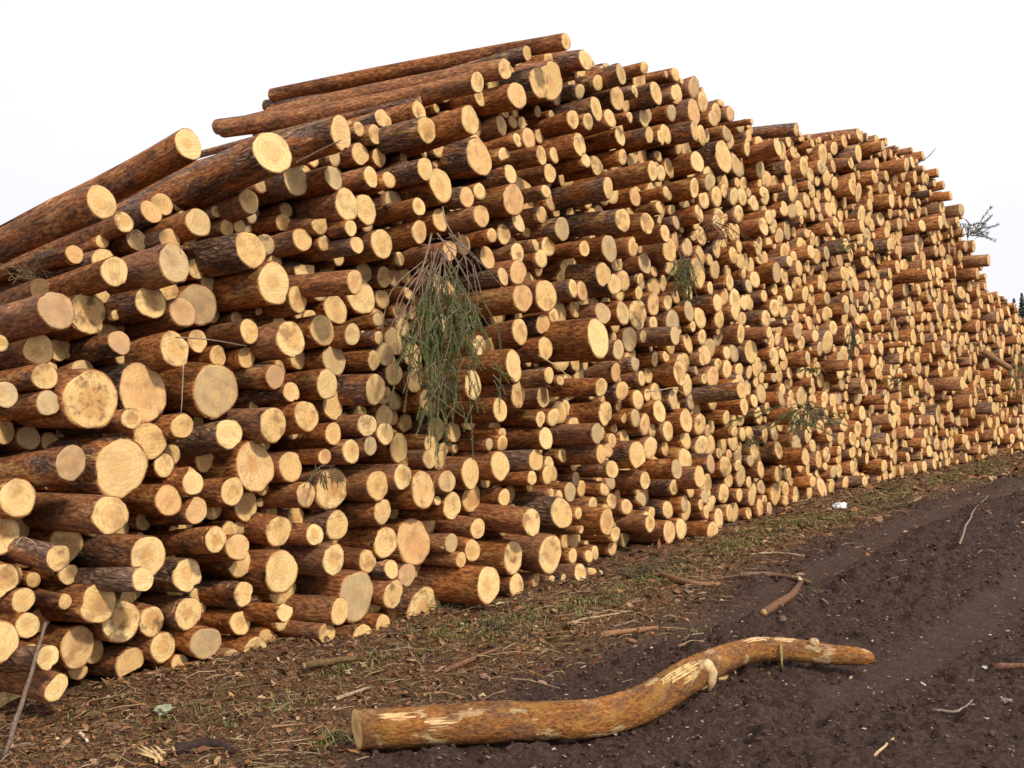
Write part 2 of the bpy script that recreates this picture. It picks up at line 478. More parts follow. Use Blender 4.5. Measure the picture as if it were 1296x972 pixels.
def log_frame(u, v, w, droop, yaw):
    e = pile_point(u, v, w)
    a = Vector((A2[0], A2[1], -math.tan(math.radians(droop)))).normalized()
    a = Matrix.Rotation(math.radians(yaw + 4.0 - 3.0 * min(max((u - 4) / 5, 0), 1)), 3, 'Z') @ a
    x = Vector((0, 0, 1)).cross(a).normalized()
    if x.x * U2[0] + x.y * U2[1] > 0: x = -x                    # to the left along the pile
    y = a.cross(x)
    return e, Matrix((x, y, a)).transposed()

# u along the pile, v up, w depth, radius, droop and yaw in degrees, length, seed, end shape, label
LOGS = [
(-1.640,0.495,-0.303,0.1072,1.8,-2.6,3.06,0.08565,None,'thick jutting log, second one to the upper left of the peanut-shaped log'),
(-1.569,0.794,-0.188,0.0954,1.0,-0.5,3.00,0.58216,None,'thick log, third one to the upper left of the peanut-shaped log'),
(-1.483,1.018,-0.028,0.1091,1.9,-0.2,3.05,0.47905,None,'thick log, second one to the lower left of the grey furrowed log'),
(-1.294,1.579,0.300,0.0801,3.3,0.2,3.01,0.11367,None,'medium set-back log, second one to the upper left of the grey furrowed log'),
(-1.436,-0.041,0.236,0.1498,1.6,-0.7,3.05,0.43063,None,'thick set-back log, nearest one to the lower left of the peanut-shaped log'),
(-1.476,1.791,-0.192,0.0774,4.7,0.5,3.04,0.95627,None,'medium log, second one to the left of the orange-hearted log'),
(-1.450,1.225,-0.192,0.1040,1.5,-0.2,2.92,0.69622,None,'thick log, nearest one to the lower left of the grey furrowed log'),
(-1.467,0.673,-0.201,0.0678,2.2,0.5,2.98,0.97346,None,'medium log, third one to the upper left of the thick bottom-left log'),
(-1.470,0.540,-0.238,0.0711,0.9,0.5,3.00,0.89171,None,'medium log, nearest one to the upper left of the peanut-shaped log'),
(-1.146,1.525,0.309,0.0723,1.9,-0.2,3.05,0.77328,None,'medium set-back log, nearest one to the upper left of the grey furrowed log'),
(-1.174,2.039,0.029,0.0950,5.6,-1.0,3.04,0.37424,None,'thick log, third one to the upper left of the orange-hearted log'),
(-1.207,0.468,0.205,0.0712,2.0,0.6,3.03,0.93146,None,'medium set-back log, nearest one to the upper left of the thick bottom-left log'),
(-0.924,2.424,0.472,0.0784,7.0,-2.8,3.05,0.29816,None,'medium set-back log, second one to the lower left of the long far-left upper log'),
(-1.234,1.879,-0.151,0.0776,6.1,-1.7,3.04,0.21872,None,'medium log, nearest one to the upper left of the orange-hearted log'),
(-1.493,0.411,-0.502,0.0653,2.0,-0.4,3.00,0.68280,None,'medium jutting log, nearest one to the left of the thick bottom-left log'),
(-1.231,1.730,-0.159,0.0740,4.1,-0.1,2.94,0.75871,None,'medium log, nearest one to the left of the orange-hearted log'),
(-1.406,0.210,-0.376,0.0807,1.0,-0.9,2.97,0.14633,[('peanut', 40, 0.66)],'log with peanut-shaped end jutting at the bottom left corner'),
(-1.188,2.245,-0.255,0.1144,5.8,-0.2,3.02,0.87114,None,'thick jutting log, second one above the orange-hearted log'),
(-1.349,0.898,-0.394,0.0743,0.8,-2.5,2.96,0.39966,None,'medium jutting log, second one to the lower left of the long split-ended log'),
(-0.854,2.053,0.452,0.0814,7.2,-1.6,3.06,0.18029,None,'medium set-back log, second one to the upper left of the orange-hearted log'),
(-1.204,0.606,-0.114,0.0446,1.3,0.8,2.96,0.56698,None,'slim log, nearest one above the thick bottom-left log'),
(-1.020,0.877,0.220,0.1139,1.5,0.7,3.09,0.85090,None,'thick set-back log, nearest one to the lower left of the long split-ended log'),
(-1.117,0.734,0.007,0.0623,1.4,-1.0,3.09,0.62369,None,'slim log, nearest one to the left of the pale notched-rim log'),
(-1.268,1.400,-0.452,0.0998,1.3,0.3,2.93,0.78703,None,'long grey furrowed log jutting in from the left picture edge'),
(-0.752,2.644,0.375,0.0607,7.9,-1.2,2.95,0.36929,None,'slim set-back log, nearest one to the lower left of the long far-left upper log'),
(-1.094,0.309,0.017,0.1258,0.7,-0.0,2.97,0.85864,None,'thick log end low at the left behind the leaning stick'),
(-0.786,2.260,0.201,0.1375,6.2,1.7,3.09,0.49285,None,'thick set-back log, nearest one above the orange-hearted log'),
(-0.982,1.735,-0.150,0.1789,4.0,1.1,3.02,0.70814,None,'very thick log with orange heartwood near the left picture edge'),
(-1.046,0.574,-0.165,0.1207,1.0,-0.8,3.04,0.70596,[('notch', 160, 0.25, 0.5)],'thick log, nearest one to the upper right of the thick bottom-left log'),
(-0.984,2.841,-0.457,0.0975,9.0,-1.5,3.04,0.36828,None,'long log with pale end sloping down to the left picture edge'),
(-0.616,2.601,0.285,0.0789,6.7,0.2,3.02,0.66913,None,'medium set-back log, nearest one below the long far-left upper log'),
(-1.066,1.093,-0.427,0.1096,1.7,-1.7,2.94,0.19815,[('notch', 215, 0.14, 0.3)],'long log with a split end jutting below the widest pale log'),
(-0.748,2.491,-0.091,0.0931,5.7,0.8,3.06,0.48075,None,'thick log, second one below the long far-left upper log'),
(-0.699,2.069,0.009,0.0760,6.0,0.3,3.01,0.39366,None,'medium log, nearest one to the upper left of the broad pink-brown log'),
(-0.860,0.417,-0.049,0.1285,1.6,-0.8,2.99,0.20523,None,'thick log, second one to the upper right of the thick bottom-left log'),
(-0.844,1.321,-0.169,0.1790,1.1,0.5,2.99,0.38047,None,'widest pale log end of all, in the left lower half'),
(-0.527,2.832,0.159,0.0679,6.7,1.5,3.01,0.34885,None,'slim log, nearest one to the lower right of the long far-left upper log'),
(-0.761,0.126,0.077,0.1032,1.5,-0.3,3.09,0.09329,[('cut', -80, 0.5)],'thick log, nearest one to the right of the thick bottom-left log'),
(-0.774,1.610,-0.195,0.0660,2.7,-2.3,3.09,0.56292,None,'medium log, nearest one to the lower left of the broad pink-brown log'),
(-0.398,2.738,0.262,0.0769,6.7,-1.3,3.07,0.84212,None,'medium set-back log, second one to the lower right of the long far-left upper log'),
(-0.922,0.713,-0.454,0.0703,1.5,0.0,3.01,0.82014,None,'medium jutting log, nearest one below the pale notched-rim log'),
(-0.575,1.758,0.010,0.1861,4.5,0.8,2.98,0.26173,None,'broad pink-brown log end between two other very thick ends'),
(-0.755,0.798,-0.225,0.1222,1.2,-0.2,2.97,0.24390,None,'thick jutting log with very pale ragged end at lower left'),
(-0.591,1.462,-0.048,0.1164,2.2,-1.3,3.02,0.33972,None,'thick log, nearest one to the upper right of the widest pale log'),
(-0.475,2.319,0.014,0.1051,6.0,0.0,2.99,0.93693,None,'thick log, nearest one above the broad pink-brown log'),
(-0.244,2.940,0.332,0.0800,8.2,0.1,3.10,0.66816,None,'medium set-back log, nearest one to the right of the long far-left upper log'),
(-0.648,0.370,-0.002,0.0940,0.9,-0.5,3.08,0.14364,None,'thick log, second one below the pale notched-rim log'),
(-0.096,3.016,0.441,0.0799,5.4,-0.5,2.95,0.05303,None,'medium set-back log, nearest one to the lower left of the topmost left log'),
(-0.584,0.200,0.004,0.0924,1.8,0.9,3.02,0.76783,None,'thick log, second one to the right of the peanut-shaped log'),
(-0.488,1.302,-0.005,0.0774,2.1,0.8,2.99,0.00897,None,'medium log, nearest one to the right of the widest pale log'),
(-0.528,1.093,-0.096,0.0946,0.9,-2.1,3.04,0.84730,None,'thick log, nearest one to the lower right of the widest pale log'),
(-0.239,2.734,0.141,0.0809,5.4,0.1,3.05,0.40531,None,'medium log, third one to the lower right of the long far-left upper log'),
(-0.424,2.539,-0.201,0.1251,5.5,1.0,3.06,0.30826,None,'thick log, third one above the broad pink-brown log'),
(-0.426,2.014,-0.134,0.1149,5.5,-0.3,3.01,0.49520,None,'thick log, nearest one to the upper right of the broad pink-brown log'),
(-0.493,0.077,-0.012,0.0649,1.3,-0.6,3.08,0.15997,None,'slim log, third one to the right of the peanut-shaped log'),
(0.062,3.038,0.462,0.0790,4.0,2.2,2.92,0.56492,None,'medium set-back log, nearest one below the topmost left log'),
(-0.416,1.539,-0.125,0.0795,3.3,0.2,3.04,0.34037,None,'medium log, nearest one to the lower left of the tall two-toned log'),
(-0.288,2.251,-0.022,0.0980,5.9,0.4,3.08,0.56098,None,'thick log, second one to the upper left of the tall two-toned log'),
(-0.456,0.626,-0.115,0.1051,1.5,-0.7,3.02,0.68355,None,'thick log, nearest one to the lower right of the pale notched-rim log'),
(-0.458,0.392,-0.095,0.1007,1.4,-1.0,3.04,0.66638,None,'thick log, second one to the lower right of the pale notched-rim log'),
(-0.421,3.230,-0.456,0.0985,8.6,0.7,1.45,0.07778,None,'log with round pale end lying topmost at the left of the pile'),
(-0.384,1.187,-0.141,0.0812,1.7,-0.1,2.94,0.96244,[('point', 95, 0.28, 0.25)],'medium log, second one to the left of the star-cracked log'),
(0.027,2.567,0.294,0.0752,5.8,-0.6,2.97,0.89402,None,'slim set-back log, second one to the left of the pale chipped log'),
(-0.365,1.008,-0.124,0.0814,2.3,-0.1,2.95,0.38221,[('point', 95, 0.15, 0.3)],'medium log, nearest one to the upper right of the pale notched-rim log'),
(-0.062,2.076,0.208,0.0783,5.6,-0.2,3.05,0.48716,None,'medium set-back log, second one above the tall two-toned log'),
(-0.099,2.839,0.027,0.0981,4.6,-1.2,3.00,0.01226,None,'thick log, second one below the topmost left log'),
(-0.004,2.323,0.257,0.1450,4.7,-2.0,2.97,0.43580,None,'thick set-back log, nearest one to the left of the pale chipped log'),
(-0.096,1.287,0.184,0.0777,0.8,-1.0,3.02,0.88672,None,'medium log, nearest one to the left of the star-cracked log'),
(-0.395,0.204,-0.154,0.1011,1.1,-1.8,3.08,0.16804,None,'thick log, third one to the lower right of the pale notched-rim log'),
(-0.078,1.745,0.020,0.1830,4.0,-0.2,3.09,0.33643,None,'tall oval log end with pale heart and darker sapwood ring'),
(-0.380,0.848,-0.335,0.0818,1.5,-0.0,3.07,0.18756,None,'medium jutting log, nearest one to the right of the pale notched-rim log'),
(0.056,1.968,0.172,0.0787,4.4,0.7,2.97,0.98865,None,'medium log, nearest one above the tall two-toned log'),
(0.211,2.841,0.191,0.0568,3.8,-1.2,3.01,0.19837,None,'slim log, second one to the upper left of the pale chipped log'),
(-0.105,1.467,-0.132,0.1006,2.5,0.9,3.08,0.82058,None,'thick log, nearest one to the upper left of the star-cracked log'),
(-0.219,0.049,-0.135,0.0784,2.4,-0.7,3.06,0.46395,None,'medium log, fourth one to the lower left of the large shaded-rim log'),
(-0.098,1.098,-0.105,0.0938,1.5,0.8,3.02,0.91075,None,'thick log, nearest one to the lower left of the star-cracked log'),
(-0.128,0.752,-0.161,0.0874,1.7,0.0,3.09,0.19030,None,'medium log, nearest one to the upper left of the large shaded-rim log'),
(-0.005,0.618,0.034,0.0988,0.9,-0.1,3.04,0.90890,[('cut', 125, 0.3)],'thick log, nearest one to the left of the large shaded-rim log'),
(-0.081,0.251,-0.047,0.0802,0.8,0.2,2.95,0.32677,None,'medium log, second one to the lower left of the large shaded-rim log'),
(-0.070,0.439,-0.094,0.0823,1.9,1.9,3.01,0.79496,None,'medium log, nearest one to the lower left of the large shaded-rim log'),
(0.184,0.957,0.194,0.1048,1.0,-0.1,3.07,0.38352,None,'thick log, nearest one below the star-cracked log'),
(0.210,1.954,0.088,0.0752,3.7,0.4,2.96,0.74674,None,'slim log, nearest one to the upper right of the tall two-toned log'),
(0.269,2.999,0.001,0.0900,4.5,1.5,3.04,0.86770,None,'medium log, nearest one to the lower left of the ragged-ended thick log'),
(0.179,2.125,-0.016,0.0855,4.3,0.2,3.05,0.77752,None,'medium log, nearest one to the lower left of the pale chipped log'),
(0.198,2.662,-0.080,0.1233,3.5,1.8,2.95,0.54564,None,'thick log, nearest one to the upper left of the pale chipped log'),
(-0.054,0.079,-0.139,0.0922,1.6,-0.1,3.04,0.99354,[('notch', -55, 0.7, 0.16)],'thick log, third one below the large shaded-rim log'),
(0.142,1.228,-0.016,0.1736,2.1,-0.0,2.98,0.58430,None,'thick log end with dark star-shaped cracks in its heart'),
(0.275,0.028,0.230,0.0805,1.2,-2.9,3.04,0.74052,None,'medium set-back log, second one below the large shaded-rim log'),
(0.176,3.248,-0.427,0.1446,8.0,-1.2,2.30,0.38515,[('notch', 200, 0.12, 0.4)],'long thick log with ragged pale end just right of the topmost left log'),
(0.211,1.502,-0.145,0.1148,2.6,0.3,2.99,0.36057,None,'thick log, nearest one to the upper right of the star-cracked log'),
(0.332,2.436,-0.111,0.1447,2.8,-1.0,3.08,0.07818,[('notch', -35, 0.13, 0.2)],'thick jutting log with pale chipped end, upper left part'),
(0.285,1.817,-0.104,0.0828,3.4,-1.1,2.92,0.23844,None,'medium log, nearest one to the right of the tall two-toned log'),
(0.306,0.780,0.030,0.1016,1.0,-0.5,3.05,0.86536,None,'thick log, nearest one above the large shaded-rim log'),
(0.213,0.534,-0.100,0.1425,2.2,0.5,2.97,0.96363,None,'large oval log end in the lower left, right of a cut-away end'),
(0.670,2.908,0.210,0.0654,2.9,-0.4,3.09,0.57762,None,'slim set-back log, nearest one above the pale chipped log'),
(0.028,0.338,-0.375,0.0619,1.1,-1.0,2.97,0.58569,[('cut', 60, 0.7)],'slim jutting log, nearest one below the large shaded-rim log'),
(0.378,2.060,-0.173,0.1273,2.9,-0.2,2.93,0.72521,None,'thick log, nearest one below the pale chipped log'),
(0.419,1.204,-0.001,0.1088,2.0,-0.2,3.01,0.29929,None,'thick log, nearest one to the right of the star-cracked log'),
(0.389,1.707,-0.116,0.0722,3.1,0.7,3.02,0.38111,None,'slim log, second one to the right of the tall two-toned log'),
(0.671,3.182,0.028,0.1213,3.0,-1.3,3.07,0.65931,None,'thick log, nearest one to the lower right of the ragged-ended thick log'),
(0.590,0.830,0.234,0.0739,1.4,1.1,3.05,0.10151,None,'slim set-back log, second one above the large shaded-rim log'),
(0.562,2.340,-0.030,0.0950,2.9,0.0,3.09,0.56317,None,'medium log, nearest one to the lower right of the pale chipped log'),
(0.705,2.768,0.060,0.0813,2.9,-0.5,3.04,0.51095,None,'medium log, second one to the upper right of the pale chipped log'),
(0.824,2.588,0.228,0.1137,2.5,-0.0,3.10,0.51421,[('cut', 95, 0.2)],'thick set-back log, nearest one to the upper right of the pale chipped log'),
(0.445,1.014,-0.103,0.0859,1.7,-0.8,3.01,0.34574,None,'medium log, nearest one to the lower right of the star-cracked log'),
(0.447,1.542,-0.179,0.1058,2.1,0.7,3.04,0.63979,None,'thick log, second one to the upper right of the star-cracked log'),
(0.478,0.741,-0.117,0.0753,1.2,0.1,3.00,0.03836,None,'slim log, nearest one to the upper right of the large shaded-rim log'),
(0.815,2.886,-0.007,0.0837,1.9,0.9,3.03,0.56597,[('cut', 100, 0.3), ('cut', 20, 0.7)],'medium log, third one to the upper right of the pale chipped log'),
(0.749,2.125,-0.019,0.1153,2.6,1.5,3.05,0.02452,None,'thick log, third one to the lower right of the pale chipped log'),
(0.571,1.259,-0.166,0.0553,1.5,-0.9,3.02,0.41721,None,'slim log, second one to the right of the star-cracked log'),
(0.490,0.076,-0.141,0.0708,1.0,0.4,3.10,0.56931,[('point', 90, 0.15, 0.2)],'slim log, second one to the lower left of the broad lobed log'),
(0.687,1.747,-0.103,0.1105,2.4,-1.1,2.94,0.00391,None,'thick log, fourth one to the right of the tall two-toned log'),
(0.777,1.010,0.061,0.1533,1.5,0.2,3.10,0.20631,None,'thick log, second one to the left of the knobbly log'),
(0.879,1.591,0.105,0.1036,1.6,2.2,3.08,0.15011,None,'thick log, fifth one to the upper right of the star-cracked log'),
(0.713,1.403,-0.090,0.0800,1.3,1.5,2.97,0.47413,None,'medium log, fourth one to the upper right of the star-cracked log'),
(0.878,3.193,-0.111,0.0899,2.8,-0.7,3.00,0.42190,None,'medium log, nearest one below the second thick top-row log'),
(0.574,0.560,-0.165,0.1067,1.8,-1.1,3.08,0.41317,None,'thick log, nearest one to the upper left of the broad lobed log'),
(0.877,1.914,0.046,0.1075,2.2,-1.7,2.94,0.96911,None,'thick log, fifth one to the lower right of the pale chipped log'),
(1.065,2.289,0.228,0.1112,1.8,-1.9,2.99,0.90886,None,'thick set-back log, second one to the lower right of the pale chipped log'),
(0.746,0.759,-0.004,0.1026,2.1,-0.8,3.04,0.25537,None,'thick log, second one to the upper right of the large shaded-rim log'),
(0.566,0.217,-0.195,0.0932,1.2,1.4,3.00,0.30090,None,'medium log, nearest one to the lower left of the broad lobed log'),
(0.693,3.423,-0.466,0.1237,1.9,0.9,3.09,0.38056,None,'thick log with oval end in the top row, right of the ragged-ended log'),
(0.968,3.010,-0.115,0.1166,2.0,-1.0,3.07,0.04301,None,'thick log, second one below the second thick top-row log'),
(0.956,2.836,-0.154,0.0604,1.3,-1.0,3.08,0.21907,None,'slim log, fifth one to the upper right of the pale chipped log'),
(0.813,1.271,-0.135,0.0886,1.6,-1.4,3.00,0.72262,None,'medium log, fourth one to the right of the star-cracked log'),
(0.935,2.087,-0.100,0.0789,1.5,0.2,2.93,0.75731,None,'slim log, fourth one to the lower right of the pale chipped log'),
(0.716,2.425,-0.447,0.0840,0.7,-0.3,2.96,0.76387,None,'medium jutting log, nearest one to the right of the pale chipped log'),
(0.831,0.256,-0.038,0.1803,1.2,0.0,3.09,0.44927,[('notch', 95, 0.1, 0.25), ('notch', -20, 0.1, 0.25)],'broad lobed log end low down in the left half'),
(0.994,2.719,-0.157,0.0652,1.4,0.9,3.09,0.67252,None,'slim log, fourth one to the upper right of the pale chipped log'),
(1.445,3.482,0.271,0.0904,1.4,2.1,3.01,0.08516,None,'medium set-back log, nearest one to the lower right of the second thick top-row log'),
(1.297,2.394,0.223,0.1480,1.4,-0.5,3.04,0.75430,None,'thick set-back log, second one to the right of the pale chipped log'),
(0.760,-0.006,-0.163,0.0951,1.2,-3.0,3.04,0.61076,None,'medium log, nearest one below the broad lobed log'),
(1.198,3.001,-0.033,0.1172,1.2,1.8,2.92,0.04796,None,'thick log, third one below the second thick top-row log'),
(0.981,1.442,-0.118,0.0818,1.6,-1.1,3.04,0.30729,None,'medium log, sixth one to the right of the star-cracked log'),
(0.976,0.474,-0.004,0.0863,0.7,-0.5,3.06,0.70798,None,'medium log, nearest one above the broad lobed log'),
(0.966,1.296,-0.154,0.0694,1.8,0.2,3.06,0.66047,None,'slim log, fourth one to the upper left of the knobbly log'),
(1.232,3.234,-0.079,0.0814,1.0,1.8,3.09,0.97166,None,'slim log, third one to the lower right of the second thick top-row log'),
(1.124,1.900,-0.073,0.0738,1.4,0.2,3.01,0.62340,None,'slim log, seventh one to the lower right of the pale chipped log'),
(1.542,3.631,0.199,0.0831,2.3,0.4,3.09,0.65525,None,'slim log, nearest one to the right of the second thick top-row log'),
(1.070,1.690,-0.132,0.1141,1.5,0.9,3.04,0.38585,None,'thick log, eighth one to the upper right of the star-cracked log'),
(1.036,1.010,-0.108,0.1143,2.1,-0.0,3.03,0.71407,None,'thick log, nearest one to the left of the knobbly log'),
(1.615,3.477,0.263,0.0803,2.2,-0.3,2.95,0.43263,None,'slim set-back log, second one to the lower right of the second thick top-row log'),
(1.646,3.780,0.235,0.0722,2.7,-1.0,2.96,0.12867,None,'slim set-back log, second one to the right of the second thick top-row log'),
(1.347,2.760,0.001,0.1171,1.4,-0.3,3.08,0.97367,None,'thick log, fourth one to the right of the pale chipped log'),
(1.093,0.815,-0.066,0.0941,1.0,1.4,3.08,0.55243,None,'medium log, nearest one to the upper left of the reddish twin log'),
(0.966,0.031,-0.126,0.0877,1.4,1.8,3.06,0.88194,None,'medium log, nearest one to the lower right of the broad lobed log'),
(1.596,2.548,0.298,0.0828,1.4,-0.7,2.98,0.56867,None,'slim set-back log, third one to the right of the pale chipped log'),
(1.381,1.481,0.175,0.0890,1.5,-0.8,3.03,0.73407,None,'medium log, sixth one to the upper left of the knobbly log'),
(1.276,1.944,-0.013,0.0887,1.2,0.5,2.95,0.53306,None,'medium log, sixth one to the left of the split pale log'),
(1.126,1.371,-0.125,0.0829,2.3,-0.5,3.04,0.82526,None,'medium log, third one to the upper left of the knobbly log'),
(1.136,0.583,-0.018,0.1141,1.6,-0.9,3.05,0.62750,None,'thick log, nearest one to the left of the reddish twin log'),
(1.112,0.400,-0.085,0.0705,1.4,-0.5,3.00,0.39737,None,'slim log, nearest one to the lower left of the reddish twin log'),
(1.107,0.222,-0.089,0.1051,1.4,1.0,2.99,0.19450,None,'thick log, nearest one to the upper left of the tall bottom-row log'),
(1.365,1.794,0.012,0.0897,1.2,-1.4,3.08,0.95140,None,'medium log, fourth one to the left of the split pale log'),
(1.548,2.043,0.197,0.1057,1.7,0.1,2.97,0.02563,None,'medium log, fifth one to the left of the split pale log'),
(1.387,1.243,0.051,0.1155,1.3,3.2,2.99,0.74114,None,'thick log, second one to the upper left of the knobbly log'),
(1.233,1.052,-0.145,0.0950,1.0,0.9,2.96,0.41367,None,'medium log, nearest one to the upper left of the knobbly log'),
(1.257,0.335,-0.073,0.0877,2.4,-2.9,3.04,0.78757,None,'medium log, nearest one below the reddish twin log'),
(1.711,1.928,0.188,0.0967,1.4,-0.9,2.96,0.81665,None,'medium log, third one to the left of the split pale log'),
(1.412,0.543,0.015,0.1706,1.8,-0.1,3.09,0.64444,[('cut', 190, 0.85)],'larger of two touching reddish log ends low in the middle'),
(1.683,1.724,0.167,0.0862,1.9,0.3,3.06,0.93946,None,'slim log, second one to the left of the split pale log'),
(1.522,3.016,-0.228,0.0700,1.8,0.1,2.93,0.31304,None,'slim log, third one to the lower left of the big pinkish upper log'),
(1.968,3.865,0.170,0.0805,1.7,-0.6,2.98,0.01977,None,'slim log, second one to the upper left of the big pinkish upper log'),
(1.562,2.839,-0.166,0.0901,1.6,-0.4,2.99,0.72706,None,'medium log, fourth one to the lower left of the big pinkish upper log'),
(1.422,0.934,-0.129,0.1370,1.0,-1.1,3.02,0.59592,[('point', 40, 0.07, 0.3)],'round knobbly log end just below the hanging branch'),
(1.508,0.004,0.066,0.1923,1.1,1.2,3.01,0.24553,None,'tall oval log end standing on the ground in the bottom row'),
(1.672,3.321,-0.164,0.0871,1.7,-0.7,3.03,0.80629,None,'medium log, nearest one to the left of the big pinkish upper log'),
(1.760,1.580,0.138,0.0815,0.9,-0.9,2.93,0.17999,None,'slim log, nearest one to the left of the split pale log'),
(1.730,3.624,-0.157,0.1067,1.3,-0.5,2.95,0.26982,None,'medium log, nearest one to the upper left of the big pinkish upper log'),
(1.677,1.134,0.065,0.0751,1.4,1.2,3.06,0.62003,None,'slim log, nearest one above the knobbly log'),
(1.800,1.228,0.169,0.0804,0.5,-0.3,2.97,0.53050,None,'slim log, second one above the knobbly log'),
(2.040,2.494,0.241,0.0841,1.2,-0.1,2.92,0.56966,None,'slim set-back log, third one to the upper left of the split pale log'),
(1.937,1.341,0.253,0.0987,1.1,-1.7,3.10,0.93305,None,'medium set-back log, third one above the knobbly log'),
(1.942,2.109,0.164,0.1036,1.5,1.3,3.04,0.28445,None,'medium log, second one to the upper left of the split pale log'),
(1.928,2.969,-0.008,0.0973,2.1,-1.5,3.08,0.59385,None,'medium log, second one to the lower left of the big pinkish upper log'),
(1.863,3.220,-0.111,0.1333,1.0,-1.4,3.00,0.16233,None,'thick log, nearest one to the lower left of the big pinkish upper log'),
(1.638,0.973,-0.149,0.0865,1.5,1.3,3.00,0.91262,None,'medium log, nearest one to the right of the knobbly log'),
(1.835,2.707,-0.176,0.0821,1.5,0.3,3.09,0.35779,None,'slim log, fourth one to the upper left of the split pale log'),
(1.652,0.509,-0.121,0.0767,1.7,-0.7,3.09,0.77302,None,'slim log, nearest one to the right of the reddish twin log'),
(1.737,0.774,-0.072,0.1044,1.1,-1.5,2.93,0.48474,None,'medium log, nearest one to the lower right of the knobbly log'),
(2.118,1.307,0.255,0.0898,2.3,1.5,3.05,0.43851,None,'slim set-back log, nearest one to the upper right of the knobbly log'),
(1.693,0.381,-0.164,0.0611,0.9,-0.7,3.04,0.61160,None,'slim log, nearest one to the upper left of the thick red-barked bottom log'),
(2.161,2.792,0.014,0.0834,1.5,-2.1,3.01,0.25069,None,'slim log, fourth one below the big pinkish upper log'),
(2.056,3.133,-0.177,0.0837,0.5,-0.9,3.03,0.53658,None,'slim log, nearest one below the big pinkish upper log'),
(1.936,3.678,-0.400,0.1110,1.3,0.1,3.02,0.32594,None,'thick jutting log, nearest one above the big pinkish upper log'),
(2.066,0.981,0.051,0.1294,2.6,0.4,3.08,0.08536,None,'thick log, third one to the right of the knobbly log'),
(2.181,0.769,0.187,0.1158,1.3,1.3,3.02,0.91789,None,'medium log, second one to the right of the knobbly log'),
(1.829,0.430,-0.149,0.0877,1.0,0.7,3.00,0.33163,None,'medium log, second one to the upper left of the thick red-barked bottom log'),
(1.931,1.678,-0.198,0.1205,1.6,1.1,3.06,0.64893,None,'thick log, nearest one to the lower left of the split pale log'),
(2.255,4.055,-0.194,0.0831,-3.0,0.9,3.10,0.13749,None,'slim log, third one above the big pinkish upper log'),
(1.938,0.577,-0.109,0.0807,1.8,-1.3,3.07,0.97447,None,'slim log, nearest one to the left of the long lower jutting log'),
(2.074,1.984,-0.147,0.0817,1.7,-2.1,3.10,0.27856,None,'slim log, nearest one to the upper left of the split pale log'),
(2.371,3.503,-0.030,0.1643,1.5,-0.8,3.05,0.94267,None,'big pinkish log end high up in the middle of the pile'),
(2.548,4.033,0.084,0.0760,-3.3,0.7,2.67,0.96033,None,'slim log, second one above the big pinkish upper log'),
(2.108,2.978,-0.259,0.0866,1.8,-0.9,3.00,0.35796,None,'slim jutting log, second one below the big pinkish upper log'),
(2.401,2.694,0.007,0.0957,1.4,1.2,2.98,0.94253,None,'medium log, fifth one above the split pale log'),
(1.774,0.197,-0.342,0.1441,1.1,-0.4,3.03,0.07678,None,'thick red-barked log jutting out on the ground in the bottom row'),
(2.200,1.473,-0.187,0.1007,1.7,0.5,3.06,0.05184,None,'medium log, second one below the split pale log'),
(2.304,1.021,-0.033,0.1171,0.9,-0.5,2.94,0.08545,None,'thick log, second one to the upper left of the long lower jutting log'),
(2.795,3.838,0.107,0.0906,2.0,-1.0,2.95,0.51696,None,'slim log, nearest one to the upper right of the big pinkish upper log'),
(2.375,2.524,-0.170,0.0754,1.2,0.2,2.94,0.53287,None,'slim log, third one above the split pale log'),
(2.592,2.893,-0.007,0.0862,1.2,-2.2,3.09,0.20808,None,'slim log, third one below the big pinkish upper log'),
(2.363,0.760,0.013,0.0717,2.4,1.5,3.02,0.36279,None,'slim log, nearest one to the upper left of the long lower jutting log'),
(2.657,4.240,-0.116,0.0863,-2.9,0.2,2.91,0.45210,None,'slim log, second one to the left of the lobed log near the peak'),
(2.580,3.364,-0.148,0.0854,1.4,0.5,3.01,0.52680,None,'slim log, nearest one to the lower right of the big pinkish upper log'),
(2.272,0.305,-0.119,0.1327,1.9,-1.5,2.94,0.99619,None,'thick log, nearest one to the upper right of the thick red-barked bottom log'),
(2.579,3.152,-0.156,0.1278,1.3,-0.6,3.02,0.57297,None,'thick log, second one to the lower right of the big pinkish upper log'),
(2.389,1.810,-0.188,0.1308,1.8,-0.7,3.10,0.96190,[('notch', 0, 0.15, 0.2)],'jutting log with tall pale end right of the hanging branch'),
(2.282,0.077,-0.118,0.1004,1.8,0.5,2.98,0.21203,None,'medium log, nearest one to the right of the thick red-barked bottom log'),
(2.734,4.029,-0.148,0.1136,-2.4,0.1,2.68,0.83510,None,'medium log, nearest one to the lower left of the lobed log near the peak'),
(2.640,2.726,-0.090,0.0913,1.2,0.2,3.01,0.92389,None,'slim log, fifth one to the upper left of the big oval jutting log'),
(2.732,2.999,-0.040,0.0925,1.9,0.5,2.96,0.37797,None,'slim log, third one to the lower right of the big pinkish upper log'),
(2.543,2.563,-0.172,0.1008,1.3,-1.2,3.04,0.19108,None,'medium log, third one to the upper left of the big oval jutting log'),
(2.465,1.583,-0.135,0.1159,1.2,-0.1,3.06,0.91430,None,'medium log, nearest one below the split pale log'),
(2.663,2.090,-0.021,0.1136,1.5,0.6,3.01,0.76660,None,'medium log, nearest one above the split pale log'),
(2.369,2.337,-0.360,0.1135,1.3,-1.1,3.09,0.57307,None,'thick jutting log, second one above the split pale log'),
(2.896,4.404,-0.149,0.0658,-3.2,-0.4,3.33,0.13286,None,'slim log, nearest one to the upper left of the lobed log near the peak'),
(2.308,0.587,-0.308,0.1146,0.7,-1.1,2.98,0.45177,None,'long log with round pale end jutting out low in the middle'),
